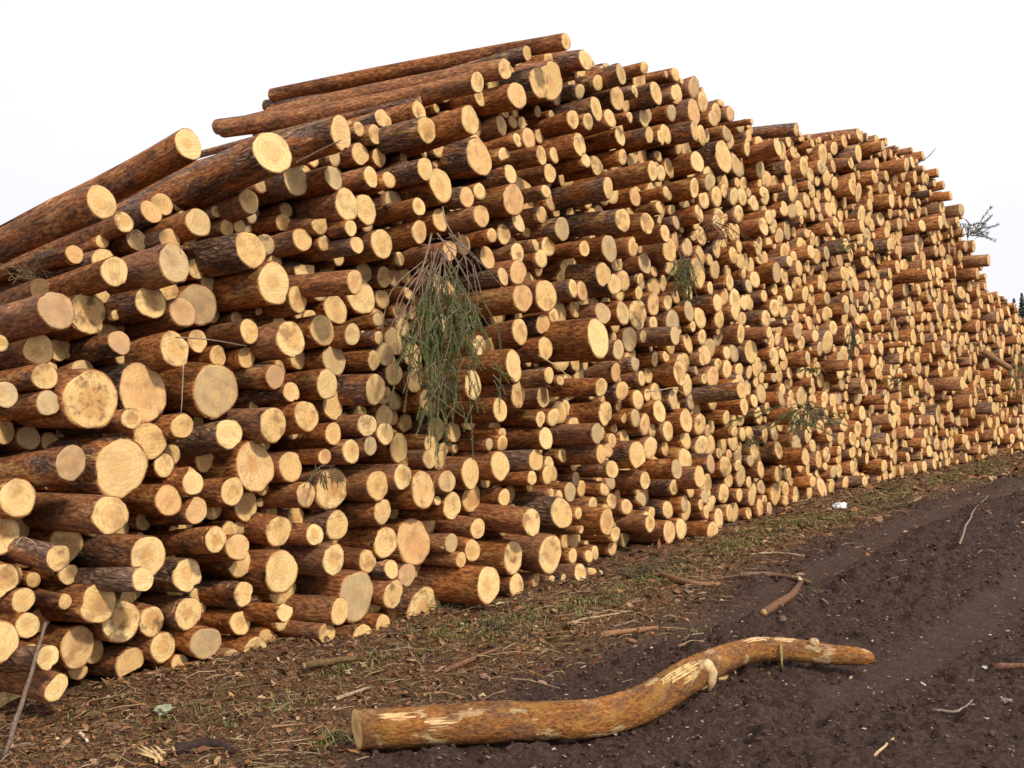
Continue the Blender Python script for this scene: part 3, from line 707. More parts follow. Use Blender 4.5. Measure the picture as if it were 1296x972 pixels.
(2.576,0.897,-0.096,0.0617,1.5,0.1,2.94,0.18322,None,'slim log, nearest one above the long lower jutting log'),
(2.642,1.035,-0.093,0.0942,0.9,1.8,3.07,0.40789,None,'medium log, second one above the long lower jutting log'),
(3.038,4.185,-0.129,0.1307,-2.8,1.7,2.71,0.13250,None,'thick log, nearest one to the left of the lobed log near the peak'),
(2.702,1.366,-0.124,0.0676,0.9,0.4,2.96,0.68496,None,'slim log, second one to the lower right of the split pale log'),
(3.037,3.573,-0.086,0.0834,0.9,1.1,2.97,0.42613,None,'slim log, nearest one to the right of the big pinkish upper log'),
(2.982,2.149,0.018,0.0889,1.4,-0.3,2.99,0.68048,None,'slim log, second one to the upper right of the split pale log'),
(2.929,1.537,0.034,0.0940,2.3,0.7,3.03,0.77121,None,'slim log, nearest one to the lower right of the split pale log'),
(2.817,1.941,-0.137,0.1030,1.3,1.3,2.93,0.78178,None,'medium log, nearest one to the upper right of the split pale log'),
(2.717,1.206,-0.149,0.0968,2.5,0.6,3.07,0.00160,None,'medium log, second one to the left of the flat-bottomed log'),
(2.967,2.385,-0.056,0.1433,0.6,-0.3,2.97,0.71325,None,'thick log, nearest one to the upper left of the big oval jutting log'),
(2.583,1.722,-0.362,0.0711,2.0,-0.8,3.00,0.94907,None,'slim jutting log, nearest one to the right of the split pale log'),
(3.310,3.473,0.036,0.0894,2.1,-0.7,2.97,0.97132,None,'slim log, second one to the right of the big pinkish upper log'),
(2.657,0.271,-0.143,0.1545,1.4,-0.6,3.07,0.72136,None,'tall oval log end low in the middle, close above the bottom row'),
(3.324,4.270,-0.053,0.1716,-3.9,-0.6,2.73,0.30577,[('notch', 120, 0.2, 0.3), ('point', 60, 0.08, 0.3)],'thick lobed log end close under the peak of the pile'),
(2.885,0.572,-0.093,0.1285,1.1,-1.4,2.96,0.54602,None,'thick log, nearest one to the right of the long lower jutting log'),
(3.286,2.971,-0.061,0.1100,1.8,-0.3,2.96,0.12576,None,'medium log, fourth one to the lower right of the big pinkish upper log'),
(3.019,4.448,-0.463,0.0671,-3.4,2.4,3.49,0.89410,None,'slender log forming the very peak of the pile'),
(3.176,0.708,0.029,0.0846,1.4,-0.3,2.98,0.57626,None,'slim log, nearest one to the upper left of the cracked log lower right'),
(3.499,3.942,-0.137,0.0865,1.5,0.7,3.02,0.01908,None,'slim log, nearest one to the lower right of the lobed log near the peak'),
(3.503,3.711,-0.182,0.1036,1.8,-0.0,2.95,0.08127,None,'medium log, third one to the lower right of the lobed log near the peak'),
(3.055,0.046,-0.094,0.0794,2.0,-1.9,3.03,0.41348,None,'slim log, nearest one to the lower right of the tall lower-middle log'),
(3.556,2.811,-0.099,0.0719,1.3,0.1,2.97,0.33066,None,'slim log, fifth one above the big oval jutting log'),
(3.720,4.498,-0.187,0.0938,-3.4,-0.6,3.03,0.65138,None,'slim log, nearest one to the lower right of the peak log'),
(3.841,3.579,-0.122,0.0889,1.5,-1.8,3.07,0.57492,None,'slim log, fifth one to the lower right of the lobed log near the peak'),
(3.871,4.092,-0.160,0.1129,1.1,-0.7,2.96,0.81297,None,'medium log, second one to the lower right of the lobed log near the peak'),
(3.409,1.192,-0.158,0.0909,1.6,-0.5,2.95,0.98422,None,'slim log, nearest one to the upper left of the flat-bottomed log'),
(3.206,2.006,-0.397,0.1680,1.2,-0.9,3.00,0.00247,None,'thick jutting log with big oval end right of the hanging branch'),
(3.089,1.599,-0.460,0.0811,1.1,0.2,3.07,0.63793,None,'slim jutting log, nearest one below the big oval jutting log'),
(3.509,1.006,-0.115,0.0863,1.2,1.9,3.08,0.92025,None,'slim log, nearest one to the left of the flat-bottomed log'),
(3.949,2.253,0.021,0.1024,1.5,0.9,3.00,0.98335,None,'slim log, nearest one above the big oval jutting log'),
(3.823,2.592,-0.104,0.1123,2.0,0.7,3.09,0.68133,None,'medium log, third one above the big oval jutting log'),
(3.794,1.343,-0.008,0.1126,1.1,1.1,2.95,0.28351,None,'medium log, second one to the upper left of the flat-bottomed log'),
(3.420,0.429,-0.172,0.1192,1.1,-0.6,3.08,0.33382,[('notch', 20, 0.15, 0.2)],'thick log with rough cracked end low, right of the long bottom logs'),
(3.585,3.309,-0.393,0.0967,1.4,0.9,2.93,0.11415,None,'slim jutting log, fifth one to the left of the big upper-right oval'),
(4.114,2.855,-0.010,0.1344,1.3,-0.3,3.09,0.82907,None,'thick log, fourth one above the big oval jutting log'),
(3.840,0.831,0.001,0.0858,1.2,-0.9,2.99,0.81292,None,'slim log, nearest one to the lower left of the flat-bottomed log'),
(4.193,2.529,0.018,0.1010,1.0,-1.0,3.09,0.65852,None,'slim log, second one above the big oval jutting log'),
(4.098,1.708,0.031,0.0879,2.0,1.1,3.10,0.46591,None,'slim log, nearest one above the flat-bottomed log'),
(4.574,4.346,0.033,0.1212,1.3,1.5,2.93,0.26065,None,'medium log, nearest one to the right of the lobed log near the peak'),
(3.865,1.909,-0.169,0.0923,2.0,0.3,3.00,0.92666,None,'slim log, nearest one to the lower right of the big oval jutting log'),
(4.495,3.954,-0.010,0.0947,1.5,0.4,2.96,0.89175,None,'slim log, fourth one to the lower right of the lobed log near the peak'),
(4.342,4.493,-0.177,0.1012,1.9,-0.1,3.09,0.12508,None,'slim log, second one to the lower right of the peak log'),
(3.723,3.035,-0.431,0.1090,1.6,1.5,2.92,0.54325,None,'medium jutting log, sixth one to the lower left of the big upper-right oval'),
(4.322,2.257,0.033,0.1119,1.5,-0.9,2.94,0.49060,None,'medium log, nearest one to the upper right of the big oval jutting log'),
(4.648,2.016,0.187,0.1226,1.6,-0.7,3.02,0.05542,None,'medium log, nearest one to the right of the big oval jutting log'),
(4.796,3.412,0.063,0.0971,1.5,0.4,2.93,0.42953,None,'slim log, third one to the lower left of the big upper-right oval'),
(4.353,0.906,0.030,0.1432,1.3,-0.4,3.01,0.23243,[('cut', -75, 0.72)],'log with broad flat-bottomed end in the lower middle right'),
(4.880,2.262,0.205,0.1590,1.6,-1.3,3.08,0.79048,None,'thick set-back log, second one to the upper right of the big oval jutting log'),
(5.005,2.776,0.143,0.1132,2.2,1.1,2.97,0.35040,None,'medium log, fourth one to the upper right of the big oval jutting log'),
(4.439,0.662,0.024,0.0876,1.2,0.2,3.00,0.76735,None,'slim log, nearest one below the flat-bottomed log'),
(4.617,3.108,-0.158,0.1071,1.5,0.4,2.99,0.29066,None,'slim log, fourth one to the lower left of the big upper-right oval'),
(4.814,3.988,-0.158,0.0831,1.9,-0.3,3.09,0.09272,None,'slim log, third one to the left of the big upper-right oval'),
(4.364,0.268,-0.035,0.0867,0.9,-0.5,3.09,0.56358,None,'slim log, nearest one to the right of the cracked log lower right'),
(4.344,3.540,-0.429,0.0969,1.6,-0.1,3.00,0.60224,None,'slim jutting log, second one to the left of the big upper-right oval'),
(5.146,2.369,0.166,0.1250,0.8,-1.4,2.98,0.29701,None,'medium log, third one to the upper right of the big oval jutting log'),
(5.068,4.450,-0.136,0.1177,2.7,-0.8,2.99,0.26470,None,'medium log, third one to the upper left of the big upper-right oval'),
(4.958,1.289,0.099,0.1127,2.4,-0.3,3.05,0.95812,None,'medium log, nearest one to the upper right of the flat-bottomed log'),
(4.981,3.040,-0.143,0.0881,1.7,0.0,2.97,0.89439,None,'slim log, second one to the lower left of the big upper-right oval'),
(4.788,0.123,0.009,0.1154,1.7,-0.5,2.92,0.34503,None,'medium log, nearest one to the left of the last low middle log'),
(5.271,2.906,-0.014,0.1229,1.9,-0.0,2.94,0.09900,None,'medium log, fifth one to the lower left of the big upper-right oval'),
(4.998,2.031,-0.139,0.0971,1.5,-1.1,2.97,0.25162,None,'slim log, nearest one to the upper left of the dark grey jutting log'),
(4.814,0.734,-0.127,0.0958,1.1,0.4,3.06,0.43523,None,'slim log, nearest one to the right of the flat-bottomed log'),
(5.234,1.655,-0.025,0.1326,1.3,-0.1,3.08,0.29051,None,'medium log, nearest one to the left of the dark grey jutting log'),
(5.342,1.170,0.011,0.1219,1.2,0.2,2.94,0.01827,None,'medium log, nearest one to the lower left of the dark grey jutting log'),
(5.596,2.290,0.001,0.1159,2.1,-0.1,3.04,0.01347,None,'slim log, second one to the upper left of the dark grey jutting log'),
(5.890,4.394,-0.119,0.1390,1.7,1.4,3.09,0.46567,None,'medium log, second one to the upper left of the big upper-right oval'),
(5.662,3.557,-0.161,0.1116,0.4,0.5,2.92,0.58111,None,'slim log, nearest one to the lower left of the big upper-right oval'),
(5.617,4.135,-0.249,0.1082,0.8,0.2,2.94,0.94807,None,'slim log, nearest one to the upper left of the big upper-right oval'),
(5.858,3.862,-0.122,0.1176,2.0,-1.5,3.09,0.44738,None,'slim log, nearest one to the left of the big upper-right oval'),
(5.851,2.699,-0.011,0.1706,2.0,0.1,3.08,0.30312,None,'thick log, nearest one below the big upper-right oval'),
(5.174,0.621,-0.178,0.1110,1.5,-0.1,2.93,0.30390,None,'slim log, nearest one above the last low middle log'),
(5.427,0.042,-0.134,0.1000,1.6,1.6,2.97,0.16296,None,'log with ringed end lying low where the litter strip narrows'),
(6.507,3.996,-0.125,0.1953,2.0,-0.1,2.95,0.67600,None,'big log with tall oval end high on the right slope of the pile'),
(6.649,2.047,-0.069,0.1146,2.6,-0.0,3.04,0.03807,None,'slim log, second one above the dark grey jutting log'),
(5.837,1.446,-0.406,0.0881,2.1,0.4,2.97,0.11849,None,'dark grey-barked log jutting out of the right half of the pile'),
(6.218,1.258,-0.238,0.0991,3.1,0.0,3.07,0.18536,None,'slim log, nearest one below the dark grey jutting log'),
(6.794,1.841,-0.106,0.1401,1.8,0.6,2.96,0.81737,None,'medium log, nearest one above the dark grey jutting log'),
(7.230,3.271,-0.206,0.1134,1.6,0.6,2.96,0.45186,None,'slim log, nearest one to the lower right of the big upper-right oval'),
(7.725,2.767,-0.102,0.1248,1.9,-1.3,3.09,0.84302,None,'slim log, second one to the lower right of the big upper-right oval'),
(7.472,4.192,-0.369,0.1081,1.7,-0.7,3.03,0.96370,None,'slim jutting log, nearest one to the right of the big upper-right oval'),
(7.429,1.078,-0.302,0.1000,0.7,-1.9,3.06,0.96364,None,'slim jutting log, nearest one to the lower right of the dark grey jutting log'),
(7.401,0.604,-0.390,0.1004,1.7,0.4,3.06,0.74330,None,'slim jutting log, nearest one to the upper right of the last low middle log'),
]
# the remaining logs: u, v, w, radius, droop as digits
REST = (
'085018952415347054103552011351076023552812748085622652512550081433752211548066631151910247124201850415448082631952911045072930152310248086112252211351'
'127307048514845056919452008457084844950610523083813852210552073814053509846071117952509545125332050714045144844050415646140019249715250076138352109448'
'080837550709650111047149612048093925750410646115004850212354100101250011147043909153506650065307653608150077922453208949067806052608248115945149611745'
'134333450713247134639950113247097414252110447114208750411648144917450113950046913552006653081728250308849086624550409247130242648212447136641448912949'
'040001252405944087642652009127071535951907949080427150208451087723152209147077909049308248065903052407645093141049709350093528748709342121428850211449'
'152344749113447136736150112547091915350409249105507148810146084924750208444101042450509645121822148510947055618752406556037600053205450087439648608250'
'076135349307552078713748907645106443452409745107433048509644110023748609846111401250209949072031948307042081030950207745104443249109249101303550008952'
'036220850304972058727550406151083536350007545063732248906347084332451407646080018752307346073512049706847113243948709347101038852208744103537150508847'
'109936548309152100926052708748092517849008050113822748509350088306650907849086737450607344076200550006744091944250007624099739848008047095537750207946'
'094916349907845053228652105460051608152505347089243050407223086436048607048086726952207249070311752906348078812253206746081201750206746083200049706848'
'117945248808947096639352007847124033948009242112704650608641100105350407948064036652105848080839352306651076836548406249073028548406048142144950810044'
'055131552005161048004252504746082039352206349063022050605348061820649205248083610052106450079109850206146082301152306347097544249307046106847749507547'
'106303650307551106102050207547080132648805950087334952106349077827948405649083501350105949051529552004461058006251904748077824452505651082205249905746'
'129744645807847102333450406746153947649509048072312049905045078500050405351100247149506347094841148606044048303352503952070335552304750070233053404849'
'081029652005149074412750504847080506950605047099534447905849079607250704750054122852103661058022653103855078940952204523066108349403947079216748304450'
'089317153204951104144848505447071634752403746080304248403850079300249903949078840252903449088244249903621077600352503347105347549804146094046150703148'
'117443746003644245909550309653156009949209849203316850310149186118551009643120420550310447194614450110641157926849510349125812849309850127715550110345'
'163317049910651221614247209746135008749109452198910551610250150043349209748125308650910556243911850009951203409050309453142027950409843252902651208545'
'138406952009551122007048510851244200851109547182908047009951250904950708643170225549510348147430749210343125714951210849131839150409646186600849908745'
'211915650409448188228652109755226105346909143206813049609545133212650213452205207949709946197400849308555198920049510048131603849408548230806850709249'
'205516653809654137013750910650160429448810250102935151411548165108850309641163728146009444219113750009853121724250410251188024449609450244502750608550'
'203307050409645210703249809949164314850209144122113550111549168432350709545138930249510847170720749610149159246249410546236105250310850133415850210849'
'248611450909549137718449609853184808550808942191517050509641156115351309451239302050108156214211950909851218900849708751236511249209244217503750108850'
'230308750709450194822849410743251102750108947256905151208749181801749307736153613250610048181335650109948252906350609847229405449109349244507950510149'
'116312050109743173343350310449257902353309546255310749310444173123352209548127711950210653120740049914842237314250410041184935050609541165937049409455'
'215710748608446174117150510747146834249810044199116750010844177037350010139250008849909948168514549910349160744350510040228317350410243163539850210644'
'180918650009347233807748908648193012649910252096727753117653146503050909652234902950914053144028148709843242702349908545139404151510152146811649709649'
'157804450309648206518450310440110633350411340149145450909750241700849208549247305249909546208910550609346171431250311241112510649810049223806850812752'
'172125050309854131305851010348254107949510047231805249409543213006150809852182126149910854161620150511445112124250711549173039852309548151630549510445'
'117127650610338135021450709246143011950509750194409250510542212708350309444232211150110034190507250809653121304650709050222212350209848147907049208946'
'250711949910245145813348310247097711751710946179204651308846260505850508947227506749709548130533750410154179107650708842243805549009049175814849809345'
'174103450009943195806550409038124135849710050130309450210144228308550009844224309051809049158340450809443205504748808548121916850110347194520748810652'
'183925349809444153730050109851199721850809547162323849409848148816049909647210509047809051153102450509143238806750208848114135649611652247502149608746'
'236607351210556235513251410744109815949912148134301249214246223210650109945189910550208643217115449910345224218252510447129700950210244211017750413251'
'117224150016054169245249509541190222148209751136724051009948242208548912848201613350410257239614850610352220405752010349145420149513339116031150410751'
'150627050411344145536850009748142324651410148214607450010351168703749610056212419649710651158108649909653183827149409347191211950609451163141949309442'
'260207949511856202210950309045176205050708442227114549712854162733750010356139232350010445106017651110345154505449808660260603050508748108322250012040'
'247513249010545208304449908056161104050508950168640950309850206609649809052238503849109350193325150210246228212150109041202802149208149208900848008643'
'152314949210647216702049608555124823448611050195017349810648232313149809248132343050109750209405951410251166541049210842231614849709748131017347709554'
'159136350010850201920051309344138834252509345105827851510839120132150511144178525650710654125521451110647217511449210144189900850408345132410150210747'
'173209049310447158412952610046147525249609644229315450310150115518349910654123109049311145254703150208945148439748511952210312749210342129723349709845'
'138542750609546104041149810648167112049409546184823350010644201605650609549131628348110743225210749609541256700849508639224902449108750140409849809141'
'169501850208249173136847610150157329751110451182217150109547175423149613145169317749009548098216353510945145624449609842239109649009452156602850009644'
'245606249709755220609750108750095902451510846258108149009249194901950009552161032350009442244113849910144163410649809943197421349309748147521150309549'
'142617049609248189425650509445100207952712045203605050709352175301750608952153926850409248259109850909942184830946509750174405451808649178812450309348'
'179910050609554220607850708551207101550008944156806049908744111231250510853253409950710048204412850610651225700849608347177113348309744240804850908249'
'180428850409954165627649610749102220152711643221404050608646198703850209646201316850010348178531149809552129804449408856174920450209249212010150209546'
'147200850208948149607949910448152736349715346189014850309748174831051909948111506250211843140000951009550123340250511446181505651608444166043049509350'
'121311050310346212302050807655188803950908950118828849710048154339850810045118937751011546102825652210851185012850010245221518651709651183701648708439'
'129811949810149123226850109951148403550008549177403749507748128203550308352132640948909444138912050210244262502750309648129807350310753193906150410050'
'127621650210347184405249708249154603649508050154922449810243216506150108737248600851508244162230450710342109718350611446144008851209543237009449309044'
'112937649712050141806850010148232602250408448134527249910054258904850209346191823450610946168226449909253197706749909741150734849710053155624350109849'
'170711450509550104509751010650188305850609452111527052410946249503750608748234005149609043151710150309248185129050510149199706849408946178834950810651'
'158706248809260139414450811143179532950010951246203550309852177416349710052102813951110845228600949109353148526850109551160240950010148194903950409047'
'245612649609349177722649010452210700851107752152721850812957235616351610847233910150209351181411150309346207919749709851179221149510049223915150809346'
'130219149909543171733450610745131030549510749190420149709154167922249409151208308850208743185215850110346182113449813648129439350110948200600849208148'
'240810448509451138624950610149221216349810045204403249808840166923950410746140922950010441208415949209747168735748709549104231251811142136927650410447'
'109704751610046138100850008255120542950410649186305649310040101310851210449192502548708649163100949009747213804350309146141933949010250175538748710650'
'222502048908649104719651911043143636549710446153518249110141121236349810941147242750309645136138250309743191014950810046118107449711457178902749708549'
'098009451511444247907050808938163126249310544155536150210341165513250310238144100848509150120834350210045215016449809949149329750610859152524250910848'
'204000852109147182631849809848165144749609746144304749908744189308850208946159927249909752250714049710046181420750812642174211450209742237302149808943'
'214309450409447191309152709749124028650910349177240951012052233415749810046171617648412950119114350510948238016050509850176211549809840160102350709152'
'128633250909841197608848410543132622449709950201407650209646145622449910054183933449409548169408049314543157732548409748114815049111246176927051010754'
'149612649909654157343650010050142100950109646155530750910048182437349610552173834249510644148505349809044174107249509351109400950510950202415149509447'
'260201048211946118005249110540100814751910652187121052310247160123550411542183228947709843187230548710144163819549111854175343250510350117735949210642'
'126704650309655190803649609953217113449609543108312151611237134135749710351161307849309945186309750409847175525450310045158618149909453148936350809353'
'105113252310751145126350309047262308449509849171309650909850126334248810441169023850310552158600950110446113729850010348147423249510251192420249510652'
'197812149009156176719650010246138637450010744211107147610448152908550009145195624749909851165001852909544106315251211948173001750408551213214251409652'
'123444352010148174929049810453125317749512153146240149811041122730549010649138108847609648142838650509746113216649810945204418650410748184117550009549'
'249205650708949110213550412053157711050709952197315051509745169539249809745106919651011151230113647709345170115850809848179738647709750118111051310252'
'137421750510150160935349910253160937449410646150324949010050166318150809745206506350009448180115351110048179119050209544163004148809437242006250709852'
'126719650411149106608950311048239111650309945097446552211846151905149909150161610049509048215704453109252159021449510448097725153411044141415449110850'
'106311150111245135018650909648164531750310940116002349610046216218050410050226317950409245133106549308648120006150510850116034650910248181603749409355'
'241615149809547159715750109247146028049310047263300949810740164823250110842135204649811450163307250409946149222249909453188719149810647179341351909747'
'103139152411852119825952410249168100849909054165404750008343156817250809449141721049609850187802350109550161014350209252229110450510152188416649408948'
'112139851410445131800949709852180531150409748110040450711152126936949511053167629652310649152328451310844130036752211047227110249909851217807749809547'
'187115351209552166207348708848097437452211148218318248210145196818450310147149131850510452117014651710346137244350910747198813751109445126543049410251'
'129116950009942142831547309745201103750009551193118249610654252108349809847119802551410952125226950809640142008852109051113601050812049154215949610543'
'136510049010041121902751108546155241748510749178229148910249162935749210148158014949809951152119651009242175835051211446125639949211146100332853012152'
'139840749810346176509547610552196823149109648219016349510457204315051610148114220251111148152000849409647150202348609448156245747410557136217250609146'
'219503948808244126724851010747174141450310150196111349209344144502750209951241911950909451169730049510147256108150109647127740450010345222308750210747'
'162545950209744161018049810253230601850109054193300849809147215100950309448181524152009640173319250610546134242250310449156119250810149145807649612048'
'172103449909151231316851710148188313048509046111622149410754171406749909740119844950711043158124549311045162743947310645123838150709744129925348810147'
'220502150211145108529850910647096223454211450153306751109048131924852510548109008750711744168037550610243148117949909146169242949310951129621350510549'
'106525150110452145330049710652143240649410752183920848710144113927650511352152112050009351181007449409756143906549510050172127251309849250600850809747'
'138826949410048224112349809241165910650509047171238150209747233800848809452214902751209245210114949709755159138648210745122119051610951143621751110045'
'211105151108647132035849610049151639349313451134025248910546141537050110744141102650309454103402551111548218709449709851176232449610151204010850709051'
'182809949608846101931251910747253000850308641261804550509248226803550309146159034149211047151941552209555137505049910750183803550908448142504151010242'
'150621049108850133337749111154104804851111744111344550710649156539449810246255306349409947213217249309746114324650009741166432348710146112614548710341'
'179323650009453186811750010852166334751110348136831650310549150823151409448096317752212048219611449110748145035050509347103507750711847114333349610642'
'161100849309644262306349309745156207949610648160111050109046152633250210255140438750110147171641249810046177400849407949123304149409952223403849610055'
'128429650909351168019249910245171343149110147099141652811852186926249409351116242848611347208513849009554135515350210953121300950610652161811849209448'
'183511649808841200418750010542172614249909449182922549709850203820550810236257109850110246135030448109652119916549510551185703748409546143733150509250'
'169934350209548140343351709647107345849911052147009649410552115629148910146252613450510444154432449809542191527152211042168205650008853151406949709355'
'154411549509548176017850109552115626249710345118542449510347146945251309651155834050610749164037751110348154901849808041251006750108842135006753109446'
'172144950409746192507550409847123720349410045173121349610847098304753011348186507748809550129414050911048179217149710046205811350409847117700949511151'
'172412346710147200008950709344174413448510644167644149909749196703049210150150141049109452170836147011046150816449109953253704649209246095810353111547'
'141541849110045143013849809750127401850509352200315050110748214418848010546235208850209142127109850410547111908550610445114610850410544148834447909846'
'096008053611849107506951009851171522549009348192105250509949113045949711347137615850210447199802351008242134510650810351141030649209750128435350511053'
'157022749210645106438151111348137902849409044134823351009548098331653111047208617850810450102046551312647131908049111450193216149410346131814551009850'
'103821950911946150104349709846145332150210648169012550509949171829249210042147337850710342246014652510248166702849808747118140349811340223800850309041'
'240413050609445196313449409649133219249609448161125552111052098418753110652129627449110757159909250408942192710550209847176630249609543110838250910542'
'165325250709348150114550410552156313349510652185933449009641254901250008243206614950310047117932049910446144738650209849114212949610648147914050711454'
'136929650109647208702650408648165439250010248118734049310852111919051111443110529050511149229703650308945166121550310742167109050310152215113650409850'
'200511751709353232309148709449226212449910450111303350710848111935150110750168910551010246121008949610354177106550008544212312550609454173726150309647'
'141011650210451251410149409348157037550409649149738050509654170613752310248188422550909344178110747508849161516150609550261010051609438163512948610252'
'148810752310652149119849609641135925850509947182819050009851095934652111843140035750109546104333451611246173432249209550161727952810252201621949709548'
'155528750009848180226950209651216208950609750106330351111347179701051208653156600850409542159030850809648096641351412046158742250609346160705951310048'
'107504851110448111642049511757150846450209750165730050309749165216449609654132232650609652131620649110940157335450509648150511247607051063720853107845'
'091704952607849241603450506746221600650107249242504549207241120915050107640180934051606946062134452807851031906753207853080809454007947029609754408445'
'109032349907651225516249409748030807952808055027804853408247207511550607240104315151607944258706649607944228302647907142140508051007645139628550807545'
'030912454808246171715649506845050308051807449154744650808149254011851206648243815551106848232207550506640040902252107741136333350907344101440651309749'
'144025051307042136012050309846159919352107149249507148107455030900752607849028010253807946126523050907252104117750608148195908250607746060033053607758'
'164246150106944179236849808748077217953807851066921552507643090609951908042185426949907146158728549208646147828449508748138310448707146148501951706549'
'220115050607150236000849807448138921050706443033302251807852175008550206341086806752608147233813953307751225203949206245095812551609153055711154507355'
'078401353607854158316548607149193122051208451161142549508845051801554107449150618850508149032613754208148219919050407748195119150407147158402749007940'
'225013649306649073038654708249062226154907959207203249906550081311254107948026412252408451174015250108350168316349107947155217749807246075436751607842'
'146705849507048189623649207354196009649606940048305653907744122241849108850028306453408148113506149706949047924152508062108834050707945077225754608150'
'085216451907850198805551306249159044350408144156127049808250109406651608443037908353407344161339250108043171201850307153247608548906546054426253807561'
'030803853007639028802054308052090937054707949122815350207241072120853907341226608150507154110525449607744153104149407255173030349807446232100649507638'
'213400649905952194311248708249169728251508050040022852507968126429550707647090723952908151124825351607444247000548106651227001852207145091118752907753'
'240107850107146225906950106846047825752307968159504650007038067622953507852218405849808345175236850308347170132650806953221806749807648135743249707751'
'162922249306949133803350807051180640150907549083527753207952206908049706947117902952507949188920949807945091945851807929088016752608039094929654107848'
'245411151306949198302249207749092837053707947025001352507853153438450906656166400650807645115106950408540090204152307843215912250507144089831953108147'
'192714451308047090734854307652116937650207846162714649007947154034450308148127731451210444240203449307346092512554607758028213053008044095132654207839'
'082214953607952102704552309146164503449806845062215052507857186627850807253094117653808241039113754707748222405349507651237612550707143147116550808055'
'184610248808355143434748807443091322452307940153410249106742030515653307956188110351707552043606354507848088238151708145208712250706947238813349907250'
'083102652208243153820050607841056003854607547089202954507352082326652008048029203951607948233612149706645035514153507753242810550207641164735949206947'
'119622350408245143529849708347102100851009444233006350707150136500750907347174244951607645127138849407449065915953007647100336552008945126102950406745'
'071223554207844050009653008146104826052209346028416951708059082537553708047083715653408056239205251206740186324451408350071005853908147190016350807452'
'150932150106741170604650406452128343551007042032115454208256144410550407949028615354108152154409349707444145701350408044087927852407748164234650807244'
'069011052007840186516950106940091639954307651184406949408151076206052107349164005648808148108920250309249217300650106449084700752807648132826649607944'
'232903849707444166515050109943176802251206448181729951107843178514450007547083523952907553258211252506946110811549207751172000649907354081503252708340'
'064316452207842104246352209649205920150207545187708952806450084321052507050092010652107645061912253407951122038150908354077614952507451180125050507244'
'139906150506747090621052007545095021752608954084735354007947191418749607345157420651007148115500649907650185402049407146189827249606948164841751307448'
'197424750707550084207354708051244704351806649210319649907346202318349508249101512652408044154937949408952080905351808049083439753507949200004949707338'
'116009350007857156941250406753096204452108853134844549708248040021254908073151918049606859079302952307945178509151007151116703950107050091506852407948'
'150006047707749036119254808263174809849807050209507749507642028100654007555119030649707351069108454507844074141053307916085741254708050248409749208044'
'246407852408354025905253108249177339049307546132929849408942124012948508447258300649507647066123853607750136120049208152186713653407848140424849408450'
'089009853607954092400754407347154407850607150031509451708146080312555007750026315553308152071216352007343171905149406550071433351608048172435349306751'
'089128853107642183235649408752121626050208152069801155007846256303648406647137733149906948141540149806948106913451208251041509751807445034415854407851'
'031705152308147130702448407455074721354908246214705752107044090833251707744163929949908148161902451108252090344052008121063902454507348079136754407949'
'113125953008050074401654808248093638453808052132817649007450169737450506745100318151408457033717353308055140526449807642175903250907152211514048307448'
'026208152507947087218152308048087710854308550166645550607546071338654708145132502549707943238700649506544181438850507644117912949108052081222354007249'
'256811650307450046716754407859182434250608052030406154908241077432855007550130315649908150151703350608445220512950407244158619750007250067714054007845'
'087503151907844095114053007948173838350307143238108250507647202300651207856055329154808059168920950207551085529654308043093419551807948087105251707946'
'136607648809347102743151008051119510052807656149717650706847108302550908253099503151008949055621651907859127513749808046143426452707745219307149406847'
'166916650207144242413650307748205201951205443181827950607548065622353808048101909052108455199223452007254240100649007250193203950806246033409554408050'
'092631254807551159607650307747164343150507144155643548207040178606150506547125137148906955128424449406947122911849807649065213853707849139716246806850'
'081923754307751148900650306540038212453507947073831652507549096415752907447188300650207852257206749807846138223350106651090441954308155077916554808347'
'043010354408248087800752407246042119153107871148824249506739190105349909442205700652708046090714152008251163724649207250252511549608544105545051408554'
'185620150207448129531550607845196220150307850059207954507953063929552007847027703251708042167933849306945150536550706948093416151707951127617949407744'
'047206953908149144023548708043118021850207748095725352808242183814751406946081125552307642074805051708044072426154608141199100650107040032403554408353'
'109510650507752190113349406750240306449006946089906652707954060825254808252155125950006949177433750907952177042950107149029514053107954099337951608047'
'244109750208147098943651408248176107750906943081413653507943151413449806751181232649906941125103949207552231403550907849234911550007752125911150106951'
'089233452407850094142452107755089400754408247072537154007847256202248207252185421650507545125043950007452090125553908251152616750807846128619850308043'
'178627552707440067928651807855073620252408142210510951006843160721750306951093632452307850033600753207749255304649207448092333453908146230511450506644'
'082508652708245205009651307150057015653907956249402150007652069927353908148156725649707339163408948906650135528749107747245801749506837047719955008271'
'167439450008348037809953807848120218651108448175440447206949116416449908948169719348906948128537850307150089311454208049247903649706957126200650107048'
'091838353108046224505048906745055427552407860089020852008048169905850008049120212650608947147104551506547055425151707360142819552207253032110854608149'
'139222350207247142026347806943084226254608243156021050507448050828254607766036504153007847186131850106743070215053808047122534750907740082017152608143'
'090338953408145215919751306950036805754708145030017153108255195900551206249153700651707747142910250207651229107150007249037401654307548071004252007347'
'086214153107650054006252606745026202453907941189612150707151107500751308146110620551208448141005250006750170403249407952108324351409036077607353407743'
'148144151106952046818354207659075713052607949087633552008046091920152407844197605049606347093204251907841156004550608149166626149107152133204850908742'
'196304752506845165719752007252141232350407549089245354207823100116552308353181409149007441169822349507246255612450406948062501052908046212100650207251'
'195815751107041053613852107851030802353107644108236652508352093511354207852180013550407744086103953908043204806249107347252203950007344044321553908068'
'177424251206749153131550107146090730653407855031717052808359212403649505945160946050106943103523851107945077334454108152066512954207950117609349907853'
'059424352408157201809349607350164711749907345123716650207647095200653907648113842350107441086709552708149068824354807943078934654608047112532649108445'
'165133450607450029711453708143074638953507847107740350507744069618754307347184519149207547092102253007449241002250507541031114152008050119500649207850'
